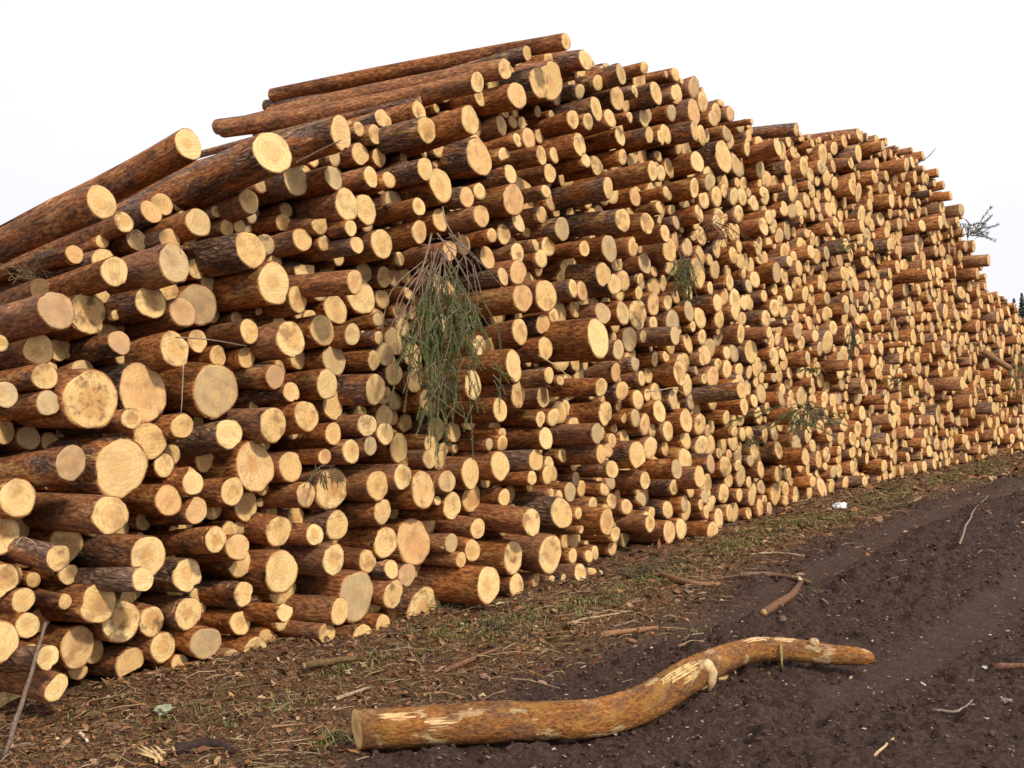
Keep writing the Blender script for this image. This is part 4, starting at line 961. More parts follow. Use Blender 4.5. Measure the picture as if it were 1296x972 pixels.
'137439251006958198518448707247147136050908545133420951107248051816954508048166605850506549167542551006954177508149607347186622849508647128810447507547'
'113202949707548249313049407254090502051707746086701854607646175027249607654152326151708248119604350507546184900649707854162405750107748059434653007952'
'085731453407740188426950007448067625653808053114231551307446074408852807249072219253807450092442553308049026309752308448176321349707151026500752208548'
'096806153809046128608849607651227705051207049100934852109151071021952507737033712553107849153542049907048150300649507740104729351207956159432448807149'
'032608151708146070602754607446196916749607549118620446806948123424849207641191625349807046075111553007649167104449908150082412354908051046805052707843'
'142623050306945128405150406849079711051907945087521252107949076007653307644079830052106950061228054208352059206353107850147132450707748128342150207445'
'237400650007143119824050109048191001851406945060931652308045084702352508046151308647707351183416050206953143315548807451075119851807753047712153707646'
'131411650306747092906053808144074037453207845194812751607354147419449307650163502549407350026913953008358154243250807256138839249507244246811349707452'
'180737350406945105832250508052070107253406740162732049806844036607452607844156111650407156135213549907441094231052508052234806552706852064325853308248'
'046028955007974037011352007958119535652007749095245454407823189928751307653164221449408251128225849907843099511052007749189717650606949114746752008043'
'090608153008144074806754507645107817949907743170723948906750101021751607849069534153208239189502449607248188207549507942121644449407647148641751407949'
'078825953207641056426253207756088504454508138167327850207251136402150706845130029148407142108041950808040142802451507441156132350307153115936449508244'
'160212850008445208107147507846202803649306442180502450707151080128653007237237905348106951083622351707748038700753208049117630249107651174100650506342'
'154914350106950063433554507650087119754207547062716551808246105136751907952065311152007249131226549707953049126554207473131323350305939123518049006147'
'094620352606052048609053706244092529852605541078035653505938060319952205758159717251005344147026749506248180716749005543099014651906949058405253405754'
'118126250906342027508955005847110407750306344095346952807616245800550006044203213949205648058633453906261030810652806053079831454705647137520050006741'
'138901850904150045109452906047094936151706447113107350506343144740849705047183106149205856170700450305554071026354506553050502051706150099624852207446'
'063407652505948043900554806048227100550106249141435449805346124107650605544127923250006552105521151206246223116349905151086042854107723067937853506650'
'141213551008650177705251006051039819854806672111716051006144069122753606642104924450707047053222353305768227016449505344201302149306344086915654708357'
'074603655006241191721650105445135502950405746207216950106045143042149505045078630852505852134117350705948193126652205348051324853406158078241951807327'
'091431951706848198815249805148206102750204951047103452007449094424054407247064122152306149170340547805545259103348906044099035653106642249710348705351'
'212504750405345138717151006548158522946905252043005151605855131537350305946058617553305852202812350306048085607752306942082344952306622216107449805059'
'186729049205747093513553906755176100452405051207004950705855183937052405553225909350306048112931348505842228613550305550028708454507450077631454005851'
'140904050305444055814351706151130635250205648194707551005841089815252506247157845249906838126416449705350079740052206051118116149508147074629954107549'
'148112349605240087132152906548066826852106151140544849505550068807053205451094919052807347047014753405363102541751606049243306950205351120637950006052'
'218302353206244055217152006149084706054605851090119754606342151033349605345089130452208152134028850606643055620053106353085015053806342064731454006543'
'100929352406355239516349805350183330450005451164600451205140199212347205238054408753006043065618055005852195205349905352177718249706439053701451706440'
'053727551807062146915252805048027401853206049101836653106850240516151505143152946651205948056812053806447170745449505052115713649406346145904549706440'
'091503454506553066414654006755089505354806151153925249907146134937250605744178437951305352161940749607545062207354505650098829052706351065632352205747'
'260304448905239091835854306949084333854606143148509149805541133444250806647144514449606548074910152506547072816254307250167236150406540103405851306050'
'135734649405654217416949305547185525651306345073032952806847150033350405352123123151505747054530354105958233917151505440209901950405753200420449906053'
'052502752906747205414049105456222517350006346243503848905350180900450405042169526949305143047715651705656036116954906161088301954806450114502552005944'
'137411349605445171908251805447057430152605954138535750305446224116649605651052022754406569094327351506240225314750405253089727053107448029105351805849'
'213410650005549116606349606951068034051706050182000450504441220300449405651185614350505643027507751806349131112950407348090546152406618174918949406448'
'167620750106046166738351405245082525152907256133127950105348118827249406146161722352905455090900652507147067710453405347230810150606539107316750505150'
'093246651807028173005950506655134520050705443080217354207152071401652805853106721350105950120129950405248077104852706641136406150305148037102951706045'
'174335851305740080408055006450251901650205347181422649705847117233550205756090811452707045179906149907239091112754006238034701454205850162518449205347'
'167845951605144177621049805639193423649905044142118450005543124115349205847032312252705944131616049405244209320452105547101818351005744181815549407649'
'247714951506734089536952706542089818053106452097929852406348107910350107143078732151707047074532854306045235410248905746217119350505653154028350106046'
'086046254807225180108651505144069125854306944174024650006141048521754605767082210054306846088415254107246083517054006248172610549805948123614250605750'
'178739850906346063135553606555084428751905850076014554207053133423749905347209804449805452091026652706048061921854106043050514454405653139502650805647'
'164717951806242047608453005743094233852007345126441449405749182904649105555026706654208051054418354606362178442649406651034014452607544035715452806159'
'132531150005243136022450305449192809049105447099709652705954130638248605352101927051505955182900449305549136703649805548113718449907751142129549805557'
'112029751905450055709652805648059022353106748049025054205866197310450305647159425749606150254512950905047175616349706148180222451006154081840552806055'
'093914752006152085825952106454078628954707752168102249905655180011549605242106033651005945193802948205248157433950405149105102950205953211120451205140'
'060721053506351081143652305825169631550705445026517052706857171539650105452215615050705349115016750406047200113050605348221610849706147084440752105851'
'110810048406547122505453505852222515450205645062117954606349110045652306043231012551505347072324652907151198422450305143033406653006646062713752705848'
'154023850405446125605750105951144712050207543044407552005951167607050505553060734253506159161233749605447162438352906044044305153306341165306150105750'
'162013350705451108015850005649229817452105849172707550205350232817151905346170244248405042099126151606542191500548506444060511954006644087008154105941'
'139423650705746255109149705343069303253405950140433350905447029500553206051047802052907242106000650707143130732150205741067424252006149148233149505160'
'173727749506748076515853506646043812353606848116022150205947051207052105252084430652506948097735751706444230100549805740145405849706749150209449905552'
'047510853405648093800554106544029507354006546183124049805846151137550004950177435751305847194700550005652190524550506147111317249907245240408947105155'
'069704452705544198908049705144262509950805256026403854006549146729351005055133707950905738158710050505153123342849505848096832654006048177314849705550'
'041010952405636033611052206844154820849205349176628749406361061200552306445213801850305657075918554706150125838249506252051503554405744194725949705650'
'071037253006244078010551706443146618350006053164807349805245081835453906146180203650305250173104750506144051418352505855187203849105748111436749905949'
'079538354906154094703954107243195921549805550187517950006350228303949905746086034752806447132534351906448150829150506043116232850705842071000552306150'
'078421053206043125119549805344200810250705751180512350505145043723953306569134114349106242133631050405643143545651705542092626752606042057204754506453'
'068009354506044120027750006838034702854106343182702750505450209816352305143068619653805847064818951706144112428650306840236903750406245234814849506243'
'167410549905548083838351706950191513449705947074428554206258140829049606143138844151105253094405153605949098420451406653053110751806049131144050205238'
'167817650306146122936949706351165446150705047083306054507942169600450805445104638051606249128100549705952099245752507545145710550105548157607251405244'
'155100550105642129402550606145079720054406053109631150606350175606549506546171619449606147119308750605649088824052206347131718850105945157546652105646'
'213502849805450104939251506446028211652106450091741253105940104816451706344170627149105745119711349805550159843150105143115323151205745032300554706048'
'097603051806647137426049805744223213651107346089712952406543125835750105750143007851705149155406552505251125307050405156248814152005452162637248805049'
'138340452605347078807952305956257703851306648225308052105246157028150105353116307950707349078717754006046142705650205049039914953406162096545053205125'
'147308251903749254200349703744086416954905946245704850803951054522153604160191210550703948087836954204152214515051105447251800350803854111920651404245'
'065412354804145058414054104347030104854004842176925251003950108546850704448116510451304353112820950305445217409852404551261700450004553085805754806047'
'103132351004547236916951003738237811051103656120930648604147116746449404050053905051803846139707151903949064703454804643150330948104051073021754004948'
'183913649203846029901554404449132216750803940185411350104048159703648903846163645150803854184032050103951158911651203847175404250803846187404748903860'
'140121150903944067920654605655068700453504351171534849303651099406352904740235107551003851069923754104946130910752003944079127055304450177901952004445'
'145409350705350066829052904344089635354404350242900352303849143318250504044217405050203845108431351604445175333549504045076004652304055187019550504549'
'091908053104546117338750004246211511450804244109046051104449086940852305147090705755204545128918450505445077936653504246047913355804247218404650504148'
'168730951503844146541550804150064924554105746068121754704150231000350603745140113050904140182206747904842094136952004546147402051303849083725152604249'
'085900854603950085902754504450130840050603949086038255604349027416352604454060018354504454079801654805847040800455004947179530050804248092319053204057'
'085326956104542122735849604146193807850403846085820652704249087146352204324184536351804054079733656104841178715751904055060914952704343138905551404645'
'089438053104450220017350403848060307053804248061026651905650200522951304749173000351003851235000351803749117646449504043094312652005445164828948004353'
'075100454104955055013454805554159214148603852114544251804749086728053404356168825250903845177511850303846206604050903644078303951805954213415651604146'
'157316050603750125610151004442180234850203842136318550103852048919753304070127216850604351088246251705925063830853204847037400454304446053216252204250'
'050215454204754050129353704373197519650903847040919454704263070222852804447259211152203844050620955104262186402151703847240411649903845104834950505243'
'162308951104354115527652704354086240054904848116605251803654119807851304646082422154604047037807052304953150128551104049105746452405851095405552004637'
'216300351303849139508851204646078633352305147173128752104542058335255104254149623551503750088331755006350138413351503851242715749903851072104752304052'
'222918750803949094711653505147196301550303845144445850903546086600454304544083007452504244222700351203847192203851303638033216054404451178600350903844'
'061735653705054103444153204352237910351003849123531852203947172815749703846172438650703852120607552104050062408452605145202304551503847157318547303749'
'166830951604951065417055504546167101550803754080502552904252127444151803946129834950903747177832450205644185506851103744113134251904349193904751603853'
'216203250903953050900554305548177231450104146077228654904245218419752304549142435350104346155516650404651133208750603747247110251203849196805750203846'
'130822349104256175100449804552146314749303748157231250504644206003551403850057106254804151178120151004943032001555204948064632951805556167313551503848'
'180020051203846167831050104350123521646904055054029351905058089044153204123207721551807147163447552107348189030250407153203522351107449033118953007557'
'160647850207450126345050407250172846549507450182939352407449176844349407547245116150807150155847550107345028618653907457027118552207362260511652107244'
'159048052007455171046851807247042106153107554205521650307342213820750207243187532550207150228119050506241034719354105965180941550905840168747251706049'
'242116652006141138745550106047194027451205841127945151105950200624049505952129241050605948259012152006144229518750206149233318151605952060235853505856'
'030718755006070162047549506155145715650605949103727350906047212121251906045249515250705848195926351605947089246852006022124745349806149165147551806156'
'230918450006044225619350306146246816051806246157147749906144167247250806152144341850005947132144749705850122345851204741121345752104750045914153404752'
'125129951304842181840551404751221819949705051154546051804848216520850304749142643353804944222919952204852068535052604947257712651405049044227353504873'
'198924850004849102810153004845261911450104949229612352104948238917451405052062636755805050191228949904951056130154504861102222153304948256513152004855'
'092920954504851207805850904845202123349604949065526755904945150444752404743145541950804746175545351504846145546151005054118946350904851248708151004738'
'141217350804747243216650905045149328151104847217720650904948057122853904956108535351204849234717852004944209921450204953186434851104747153240851605052'
'097442853404847184138249604850068318153405044219120350104952152943050105049068815253604746148646851604849090140254704849082811153004841114737252404844'
'056501055604844109702851204851059111652804948101702152205045179542851104945109942350104947140534451604838240517149404947169847149604954092223853304942'
'208921649504943084608754604843110335150604949226919151904944109821950504055237217650304047224019851504146232018150304043243014750304050031818653504168'
'072513354204048254213852004253094043553804229137034450304249111114950904048096500654204245108403750904248178243851104146070834554204253220920250104051'
'106339852704247147246650904046218412552204049164526649004252152147250104149127232952104152255313551504246065433553304148220020351904150045621854904171'
'027111056204049046623854104075081032256104248131045150004252096721953204246073639853904150165946949804046058223455604155124330451404150061709353304153'
'115837850004147071411752804048081318154704053080314353404145093207255004151107028951804243136339750204240075441753204026029612752004147197126051804046'
'044119852204061102918251404149206722051904246175812951404143140745850004247261801249104043096136454604145133545451104045102444651304052107331650704047'
'125628252504053070228655304044173846051304143138128750304155169841549104142076619451804253047421153904066091709052804151066306654604145092839653004154'
'188311549304156089416154004252091847155304026174632950504046114443350304151215220849604056089039152404046064837353904044029718353404170085708852504247'
'144213349804051141743351104149175641750904049180604751004047229402252004147154619250104041134731751004046188331549404144140427650704252086410754304047'
'050226954404168046500455304141136145350804248185236852303554086543952603525082504054003551092914355603447067729952703445071625355303452153745849603446'
'198325450203544083018253803647109047550003546130940849803452044808452903451192928250603442137645749503650082838653403642162921150603549041215354803558'
'244116751503546101019252203446147441152003551028014253203447033803254103443114445651003554092503254603451077943154503526029808653903549209203750503452'
'082336353703448047409652903551209219250603549122443252303445122610550103652107102650403649088534553303445218514949903546048209954603438133922149103541'
'236317651103442129306049603551035703354903551151343349703552114721849603650139945550403555120746350003446056016153503550036817952403460198123752503549'
'259502350503545160630950603644035508555303446101807753103448141710248903643103245350803648044022552203471091921454203554146038451903448113447349803442'
'126430748603549099147153603648140137251803443053309652503435076708552203451116922249803547160220750103445248615751403647079608753903553235814850703655'
'037012754203546164740550303554207020851003547192028651303548112547450003447106605950903547050804254503447061533454903650039512453203648098936752303544'
'083345753803626089234653703645174440150203450158148551003447071540153303540235818050203552081638554603649092334754103547072221954903446068030654603655'
'144515651503547074807854803551063031254903451044324853003565126226150303650248404650103541119419651103549117528949603449050816053703557144331049503545'
'072129053903653089508855803555038719155703463094815155503446148046151503454101304852103646210921351003451164033153903544105540153403445092413854003649'
'138341351103549135224751003542197917551003543201323349803450093430055203453157419450603450146346449603549114225949303549079343052803619101037553603549'
'107634450703551092316655203650230504851303543102037952103544075227755303552038316453903653')


knot_proto = Buf()
def knot_mesh():
    v = []; f = []
    n = 8
    for k, (rr, h) in enumerate(((1.35, -.25), (1.0, .25), (.8, .5), (.55, .55))):
        for i in range(n):
            a = 2 * math.pi * i / n; v.append((rr * math.cos(a) * (1 + .12 * math.sin(3 * a)), rr * math.sin(a), h))
    for k in range(3):
        for i in range(n): f.append((k * n + i, k * n + (i + 1) % n, (k + 1) * n + (i + 1) % n, (k + 1) * n + i))
    f.append(tuple(3 * n + i for i in range(n)))
    return mesh('knot', v, f, STICK, attrs=[('tint', 'FLOAT_COLOR', np.array([(.2, .095, .04, 1)] * len(v)))])
KNOT = knot_mesh()

for i, (u, v, w, r, droop, yaw, length, seed, spec, label) in enumerate(LOGS):
    if not spec and seed % .1 > .08:
        spec = [('cut', seed * 3600 % 360, .62 + seed * 3 % .3)] if seed % .01 > .005 else [('notch', seed * 3600 % 360, .08 + seed * 7 % .16, .15 + seed * 5 % .3)]
    e, M = log_frame(u, v, w, droop, yaw)
    t = thing('log', e, label, 'log', 'sawn logs stacked in the pile')
    t.rotation_euler = M.to_euler()
    V, Fc, CV, CF, bv, BF = log_geometry(r, length, seed, spec, n=28 if r > .1 else 22)
    at = lambda P: [('lp', 'FLOAT_VECTOR', P), ('seed', 'FLOAT', np.full(len(P), seed)), ('rad', 'FLOAT', np.full(len(P), r))]
    bark = obj('bark', mesh('bark', V, Fc, BARK, attrs=at(V)), t)
    obj('cut_end', mesh('cut_end', CV, CF, WOOD, attrs=at(CV)), t)
    obj('rear_end', mesh('rear_end', bv, BF, WOOD, smooth=False, attrs=at(bv)), t)
    if w < -.1 and r > .06:
        q = np.random.default_rng(i)
        for _ in range(int(q.integers(0, 3))):
            a = math.radians(q.uniform(-20, 95)); z = q.uniform(.12, .9)
            k = obj('knot', KNOT, bark)
            rad_v = Vector((math.cos(a), math.sin(a), 0))
            k.location = rad_v * r * .97 + Vector((0, 0, z))
            k.rotation_euler = rad_v.to_track_quat('Z', 'Y').to_euler()
            s = q.uniform(.012, .024); k.scale = (s, s * 1.3, s * .7)

# the rest of the pile, too many and too small to be built one by one
V_, F_, MI_, LP_, SD_, RD_, SM_ = [], [], [], [], [], [], []
base = 0
for i in range(0, len(REST), 15):
    s_ = REST[i:i + 15]
    u = int(s_[0:4]) / 100 - 5; v = int(s_[4:7]) / 100; w = int(s_[7:10]) / 100 - 5; r = int(s_[10:13]) / 1000; droop = int(s_[13:15]) / 5 - 8
    seed = random.random()
    e, M = log_frame(u, v, w, droop, random.gauss(0, 1.3))
    spec = None
    if random.random() < .1: spec = [('cut', random.uniform(0, 360), random.uniform(.35, .85))]
    elif random.random() < .06: spec = [('notch', random.uniform(0, 360), random.uniform(.2, .5), random.uniform(.15, .4))]
    near = u < 8
    Vb, Fb, CV, CF, bv, BF = log_geometry(r, random.uniform(2.9, 3.1), seed, spec, n=16 if near else 12, rings=(0., .05, .3, .9, 2.) if near else (0., .3, 1.2), caprings=(0., .6), fine=near)
    Mn = np.array(M); en = np.array(e)
    for P, Q, mi in ((Vb, Fb, 0), (CV, CF, 1), (bv, BF, 1)):
        V_.append(P @ Mn.T + en); LP_.append(P); SD_.append(np.full(len(P), seed)); RD_.append(np.full(len(P), r))
        F_.extend([tuple(k + base for k in f) for f in Q]); MI_.extend([mi] * len(Q)); base += len(P)
rest = obj('log_pile', mesh('log_pile', np.concatenate(V_), F_, [BARK, WOOD], MI_, True,
           [('lp', 'FLOAT_VECTOR', np.concatenate(LP_)), ('seed', 'FLOAT', np.concatenate(SD_)), ('rad', 'FLOAT', np.concatenate(RD_))]))
tag(rest, 'mass of smaller sawn pine logs filling the long stack towards the right', 'log pile')
rest['kind'] = 'stuff'

# ---------------------------------------------------------------- crooked log on the ground
def smooth_path(pts, m):
    P = [pts[0] * 2 - pts[1]] + pts + [pts[-1] * 2 - pts[-2]]
    out = []
    for i in range(m):
        t = i / (m - 1) * (len(pts) - 1); k = min(int(t), len(pts) - 2); f = t - k
        a, b, c, d = P[k], P[k + 1], P[k + 2], P[k + 3]
        out.append(.5 * ((2 * b) + (c - a) * f + (2 * a - 5 * b + 4 * c - d) * f * f + (3 * b - 3 * c + d - a) * f ** 3))
    return out
low = [(452, 949, 27), (535, 947, 27), (620, 941, 27), (698, 937, 25), (748, 934, 25), (790, 924, 25), (823, 910, 24), (848, 894, 23), (875, 877, 22), (898, 863, 20.5), (948, 840, 16.5), (998, 837, 15.5), (1045, 840, 13.5), (1080, 841, 12), (1096, 841, 10.5), (1102, 839, 6.5)]
cpts = []; crad = []
for x, y, h in low:
    p = on_ground(x, y, 0.02); dist = (CAM_R.transposed() @ (p - Vector((0, 0, CAM_H)))).z * -1
    r = h * .93 * dist / 1368; crad.append(r); cpts.append(Vector((p.x, p.y + r * .35, .015 + r)))
M_ = 120; NC = 36
path = smooth_path(cpts, M_)
prad = np.interp(np.linspace(0, len(crad) - 1, M_), range(len(crad)), crad)
q = np.random.default_rng(44)
lump = 1 + .05 * np.exp(-((np.arange(M_) - 62) / 6.) ** 2) + .07 * np.exp(-((np.arange(M_) - 93) / 4.) ** 2)
frames = []
for i in range(M_):
    d = (path[min(i + 1, M_ - 1)] - path[max(i - 1, 0)]).normalized()
    side = d.cross(Vector((0, 0, 1))).normalized()              # towards the camera
    frames.append((side, side.cross(d), d))
def crooked_surface(i, th, off=0.):
    side, up, d = frames[i]
    slant = d * (.5 * prad[i] * math.cos(th) * max(0., 1 - i / 5)) if i < 5 else Vector((0, 0, 0))   # the saw cut runs obliquely
    rr = prad[i] * lump[i] * (1 + .035 * math.sin(3 * th + i * .11) + .012 * math.sin(7 * th + i * .5) * math.sin(i * .9 + th) + .02 * math.sin(2 * th - i * .07)) + off
    return path[i] + (side * math.cos(th) + up * math.sin(th)) * rr + slant, rr
V = []; LPc = []; s_len = 0
for i in range(M_):
    if i: s_len += (path[i] - path[i - 1]).length
    for k in range(NC):
        th = 2 * math.pi * k / NC
        p, rr = crooked_surface(i, th, q.normal(0, .0022))
        V.append(p); LPc.append((rr * math.cos(th), rr * math.sin(th), s_len))
Fc = [(i * NC + k, i * NC + (k + 1) % NC, (i + 1) * NC + (k + 1) % NC, (i + 1) * NC + k) for i in range(M_ - 1) for k in range(NC)]
def orange_bark():
    t = NT('orange_peeling_bark', .75)
    lp = t.attr('lp')
    st = t.vmath('MULTIPLY', lp, (1., 1., .5))
    n1 = t.n.new('ShaderNodeTexNoise'); n1.inputs['Scale'].default_value = 14.; n1.inputs['Detail'].default_value = 4.; t.put(n1.inputs['Vector'], st)
    b = t.sep(n1.outputs['Color']); fine = t.noise(st, 75., 5, .7)
    c = t.ramp(fine, [(.3, (.11, .036, .009)), (.45, (.33, .122, .03)), (.6, (.52, .225, .056)), (.78, (.72, .44, .17))])
    c = t.mix(t.ramp(b[0], [(.45, 0.), (.6, .75)]), c, t.ramp(fine, [(.3, (.1, .045, .02)), (.7, (.36, .19, .1))]))
    c = t.mix(t.ramp(b[1], [(.56, 0.), (.62, .6)]), c, (.5, .26, .06))
    c = t.mix(t.ramp(b[2], [(.6, 0.), (.64, .85)]), c, t.ramp(fine, [(.3, (.5, .32, .13)), (.7, (.78, .6, .33))]))
    big = t.noise(t.vmath('MULTIPLY', lp, (1., 1., .6)), 5., 3, .6)
    c = t.mix(1., c, t.ramp(big, [(.34, .72), (.56, 1.1)]), 'MULTIPLY')
    t.color(c); t.bump(t.math('ADD', fine, b[2]), 1., .025)
    return t.m
OBARK = orange_bark()
at = lambda P, s, r: [('lp', 'FLOAT_VECTOR', np.array([tuple(p) for p in P])), ('seed', 'FLOAT', np.full(len(P), s)), ('rad', 'FLOAT', np.full(len(P), r))]
croot = thing('crooked_log', (path[0].x, path[0].y, 0), 'long crooked orange-barked log lying on the dark soil in front of the pile', 'log')
Lr = Vector(croot.location)
cbark = obj('bark', mesh('bark', [v - Lr for v in V], Fc, OBARK, attrs=at(LPc, .3, .13)), croot)
def crooked_end(i, out):
    vs = [path[i]]; lps = [(0, 0, 0)]
    for c in (.4, .75, .96, 1.0):
        for k in range(NC):
            th = 2 * math.pi * k / NC
            p, rr = crooked_surface(i, th); p = path[i] + (p - path[i]) * c
            vs.append(p + frames[i][2] * out * (.004 if c < 1 else -.0)); lps.append((rr * c * math.cos(th), rr * c * math.sin(th), 0))
    fs = [(0, 1 + k, 1 + (k + 1) % NC) for k in range(NC)]
    for j in range(3):
        fs += [(1 + j * NC + k, 1 + (j + 1) * NC + k, 1 + (j + 1) * NC + (k + 1) % NC, 1 + j * NC + (k + 1) % NC) for k in range(NC)]
    return obj('cut_end', mesh('cut_end', [v - Lr for v in vs], fs, WOOD, attrs=at(lps, .77, prad[i])), croot)
crooked_end(0, -1); crooked_end(M_ - 1, 1)
def peel(i0, i1, t0, t1, col, name='peeled_patch'):
    """bare wood where the bark has flaked off: a bundle of ragged slivers along the log"""
    q = np.random.default_rng(i0 * 7 + i1); b = Buf(); n = 7; k_ = max(4, int((t1 - t0) / 7))
    def at_(f, th, off):
        i = min(max(f, 0), M_ - 1.001); p, _ = crooked_surface(int(i), th, off); r, _ = crooked_surface(int(i) + 1, th, off); return p.lerp(r, i - int(i)) - Lr
    for k in range(k_):
        c = t0 + (t1 - t0) * (k + .5) / k_ + q.normal(0, 2); hw = (t1 - t0) / k_ * q.uniform(.45, .8); mid = 1 - abs((k + .5) / k_ - .5) * 1.1
        a = i0 + (i1 - i0) * (.5 - .5 * mid) + q.uniform(-1.2, 1.2); e_ = i1 - (i1 - i0) * (.5 - .5 * mid) + q.uniform(-1.2, 1.2)
        vs = []
        for j in range(n):
            f = j / (n - 1); wv = hw * math.sin(math.pi * min(max(f, .08), .92)) ** .5 * q.uniform(.7, 1.2)
            for th, off in ((c - wv, -.002), (c, .0045 if 0 < j < n - 1 else -.001), (c + wv, -.002)):
                vs.append(at_(a + (e_ - a) * f, math.radians(th), off + q.normal(0, .0006)))
        g = q.uniform(.6, 1.08)
        b.add(vs, [(j * 3 + m, j * 3 + m + 1, j * 3 + m + 4, j * 3 + m + 3) for j in range(n - 1) for m in (0, 1)], (col[0] * g, col[1] * g * q.uniform(.9, 1), col[2] * g))
    b.build(name, CHIP, cbark)
peel(3, 8, 38, 72, (.66, .44, .19)); peel(8, 11, 5, 45, (.72, .5, .24)); peel(12, 16, 40, 66, (.6, .38, .2))
peel(49, 66, 42, 84, (.76, .54, .22)); peel(57, 60, 2, 38, (.66, .45, .16)); peel(78, 84, 60, 105, (.76, .56, .28)); peel(85, 89, 50, 92, (.74, .54, .26))
peel(94, 98, 30, 70, (.5, .32, .17)); peel(108, 112, 45, 80, (.72, .52, .3)); peel(29, 33, 60, 90, (.5, .28, .13)); peel(70, 74, 70, 100, (.55, .34, .16))
# broken branch stub with a torn tongue of wood, and a strip of bark hanging from the bend
p, rr = crooked_surface(66, math.radians(28))
nrm = (p - path[66]).normalized()
b = Buf(); b.tube([p - nrm * .02 - Lr, p + nrm * .012 - Lr, p + nrm * .022 - Lr], [.042, .04, .028], 14, (.6, .48, .24))
stub = b.build('branch_stub', CHIP, cbark)
b = Buf(); d = frames[66][2]
tp = [p + nrm * .015, p + nrm * .03 - Vector((0, 0, .035)) - d * .01, p + nrm * .03 - Vector((0, 0, .085)) - d * .03, p + nrm * .02 - Vector((0, 0, .125)) - d * .05]
b.tube([x - Lr for x in tp], [.02, .03, .026, .008], 8, (.52, .36, .18)); b.build('torn_wood', CHIP, stub)
p, rr = crooked_surface(86, math.radians(5)); b = Buf()
b.tube([x - Lr for x in (p + Vector((0, 0, .045)), p - frames[86][0] * -.012, p + frames[86][0] * .02 - Vector((0, 0, .05)), p + frames[86][0] * .02 - Vector((0, 0, .085)))], [.006, .012, .007, .009], 7, (.36, .27, .1))
b.build('bark_strip', STICK, cbark)
p, rr = crooked_surface(93, math.radians(75)); nrm = (p - path[93]).normalized()
b = Buf(); b.tube([p - nrm * .02 - Lr, p + nrm * .015 - Lr, p + nrm * .02 - Lr], [.035, .026, .015], 10, (.55, .36, .18)); b.build('knot', STICK, cbark)

# ---------------------------------------------------------------- sticks and scraps on the ground
def stick(pts, r, col, label, name='stick', cat='stick', group=None, taper=.6, lift=.008, wobble=.25, parts=()):
    P = [drop(x, y) for x, y in pts] if not isinstance(pts[0], Vector) else pts
    P = [p + Vector((0, 0, r * .7 + lift)) if not isinstance(pts[0], Vector) else p for p in P]
    m = max(7, len(P) * 3); sp = smooth_path(P, m) if len(P) > 2 else [P[0].lerp(P[1], i / (m - 1)) for i in range(m)]
    q = np.random.default_rng(int(abs(P[0].x * 1000)) + 5)
    L = (P[-1] - P[0]).length
    for i in range(1, m - 1):
        sp[i] = sp[i] + Vector((q.normal(0, 1), q.normal(0, 1), abs(q.normal(0, .4)))) * L * .012 * wobble * 4
    root = thing(name, (P[0].x, P[0].y, P[0].z - r), label, cat, group); o = Vector(root.location)
    b = Buf(); b.tube([p - o for p in sp], [r * (1 - (1 - taper) * i / (m - 1)) * (1 + q.normal(0, .06)) for i in range(m)], 9, col)
    body = b.build('bark', STICK, root)
    d = (sp[0] - sp[1]).normalized()
    b = Buf(); b.tube([sp[0] - o - d * .002, sp[0] - o + d * .003], [r * .86, r * .82], 9, (.62, .44, .22)); b.build('broken_end', CHIP, root)
    for k, (f, dx, dy, dz) in enumerate(parts):
        s0 = sp[int(f * (m - 1))] - o
        b = Buf(); b.tube([s0, s0 + Vector((dx, dy, dz)) * .5 + Vector((0, 0, .01)), s0 + Vector((dx, dy, dz))], [r * .5, r * .35, r * .15], 6, col); b.build('twig', STICK, body)
    return root
BR, TAN, PALE, GREY, RED = (.13, .065, .035), (.3, .17, .08), (.58, .4, .2), (.26, .2, .15), (.24, .1, .045)
G = 'sticks and scraps lying on the ground'
stick([drop(4, 960), drop(4, 960).lerp(on_pile(58, 788, -.5), .5) + Vector((.02, -.02, 0)), on_pile(58, 788, -.5)], .013, (.2, .14, .11), 'thin grey stick leaning against the pile at the bottom left corner', taper=.7, wobble=.12)
stick([(565, 852), (600, 838), (635, 823)], .017, (.2, .1, .055), 'brown bent stick between the pile foot and the crooked log', group=G, parts=[(.55, .06, -.05, .01)])
stick([(762, 808), (796, 803), (832, 799)], .021, (.3, .15, .075), 'short thick piece of orange-brown branch behind the crooked log', group=G, taper=.8)
stick([(831, 729), (870, 742), (911, 745)], .03, (.26, .14, .075), 'thick brown branch at the edge of the dark soil by the pile foot', group=G, taper=.7)
fork = stick([(938, 731), (975, 731), (1009, 736), (1026, 741)], .024, (.2, .12, .075), 'forked branch with pale crotch lying on the dark soil', name='forked_branch', cat='branch', wobble=.1)
o = Vector(fork.location); a_, b_, c_ = drop(1014, 741, .025), drop(1003, 758, .03), drop(967, 781, .03)
b = Buf(); b.tube([x - o for x in (a_, b_, b_.lerp(c_, .5), c_)], [.02, .028, .031, .03], 10, (.19, .095, .05)); arm = b.build('fork_arm', STICK, fork)
b = Buf(); d = (c_ - b_).normalized(); b.tube([c_ - o - d * .003, c_ - o + d * .004], [.027, .026], 10, (.6, .36, .16)); b.build('cut_end', CHIP, arm)
b = Buf(); b.tube([x - o + Vector((0, 0, .012)) for x in (drop(1003, 735, .02), drop(1012, 739, .03), a_)], [.012, .02, .014], 8, (.72, .56, .33)); b.build('bare_wood', CHIP, fork)
stick([(1215, 693), (1231, 653), (1251, 631)], .0095, (.3, .22, .16), 'thin pale stick lying along the track near the right edge', group=G, taper=.5, wobble=.03, lift=.03)
stick([(853, 823), (891, 815)], .014, TAN, 'short brown stick just behind the bend of the crooked log', group=G)
stick([(1262, 850), (1300, 848)], .022, (.28, .14, .085), 'reddish stick end cut by the right picture edge', group=G)
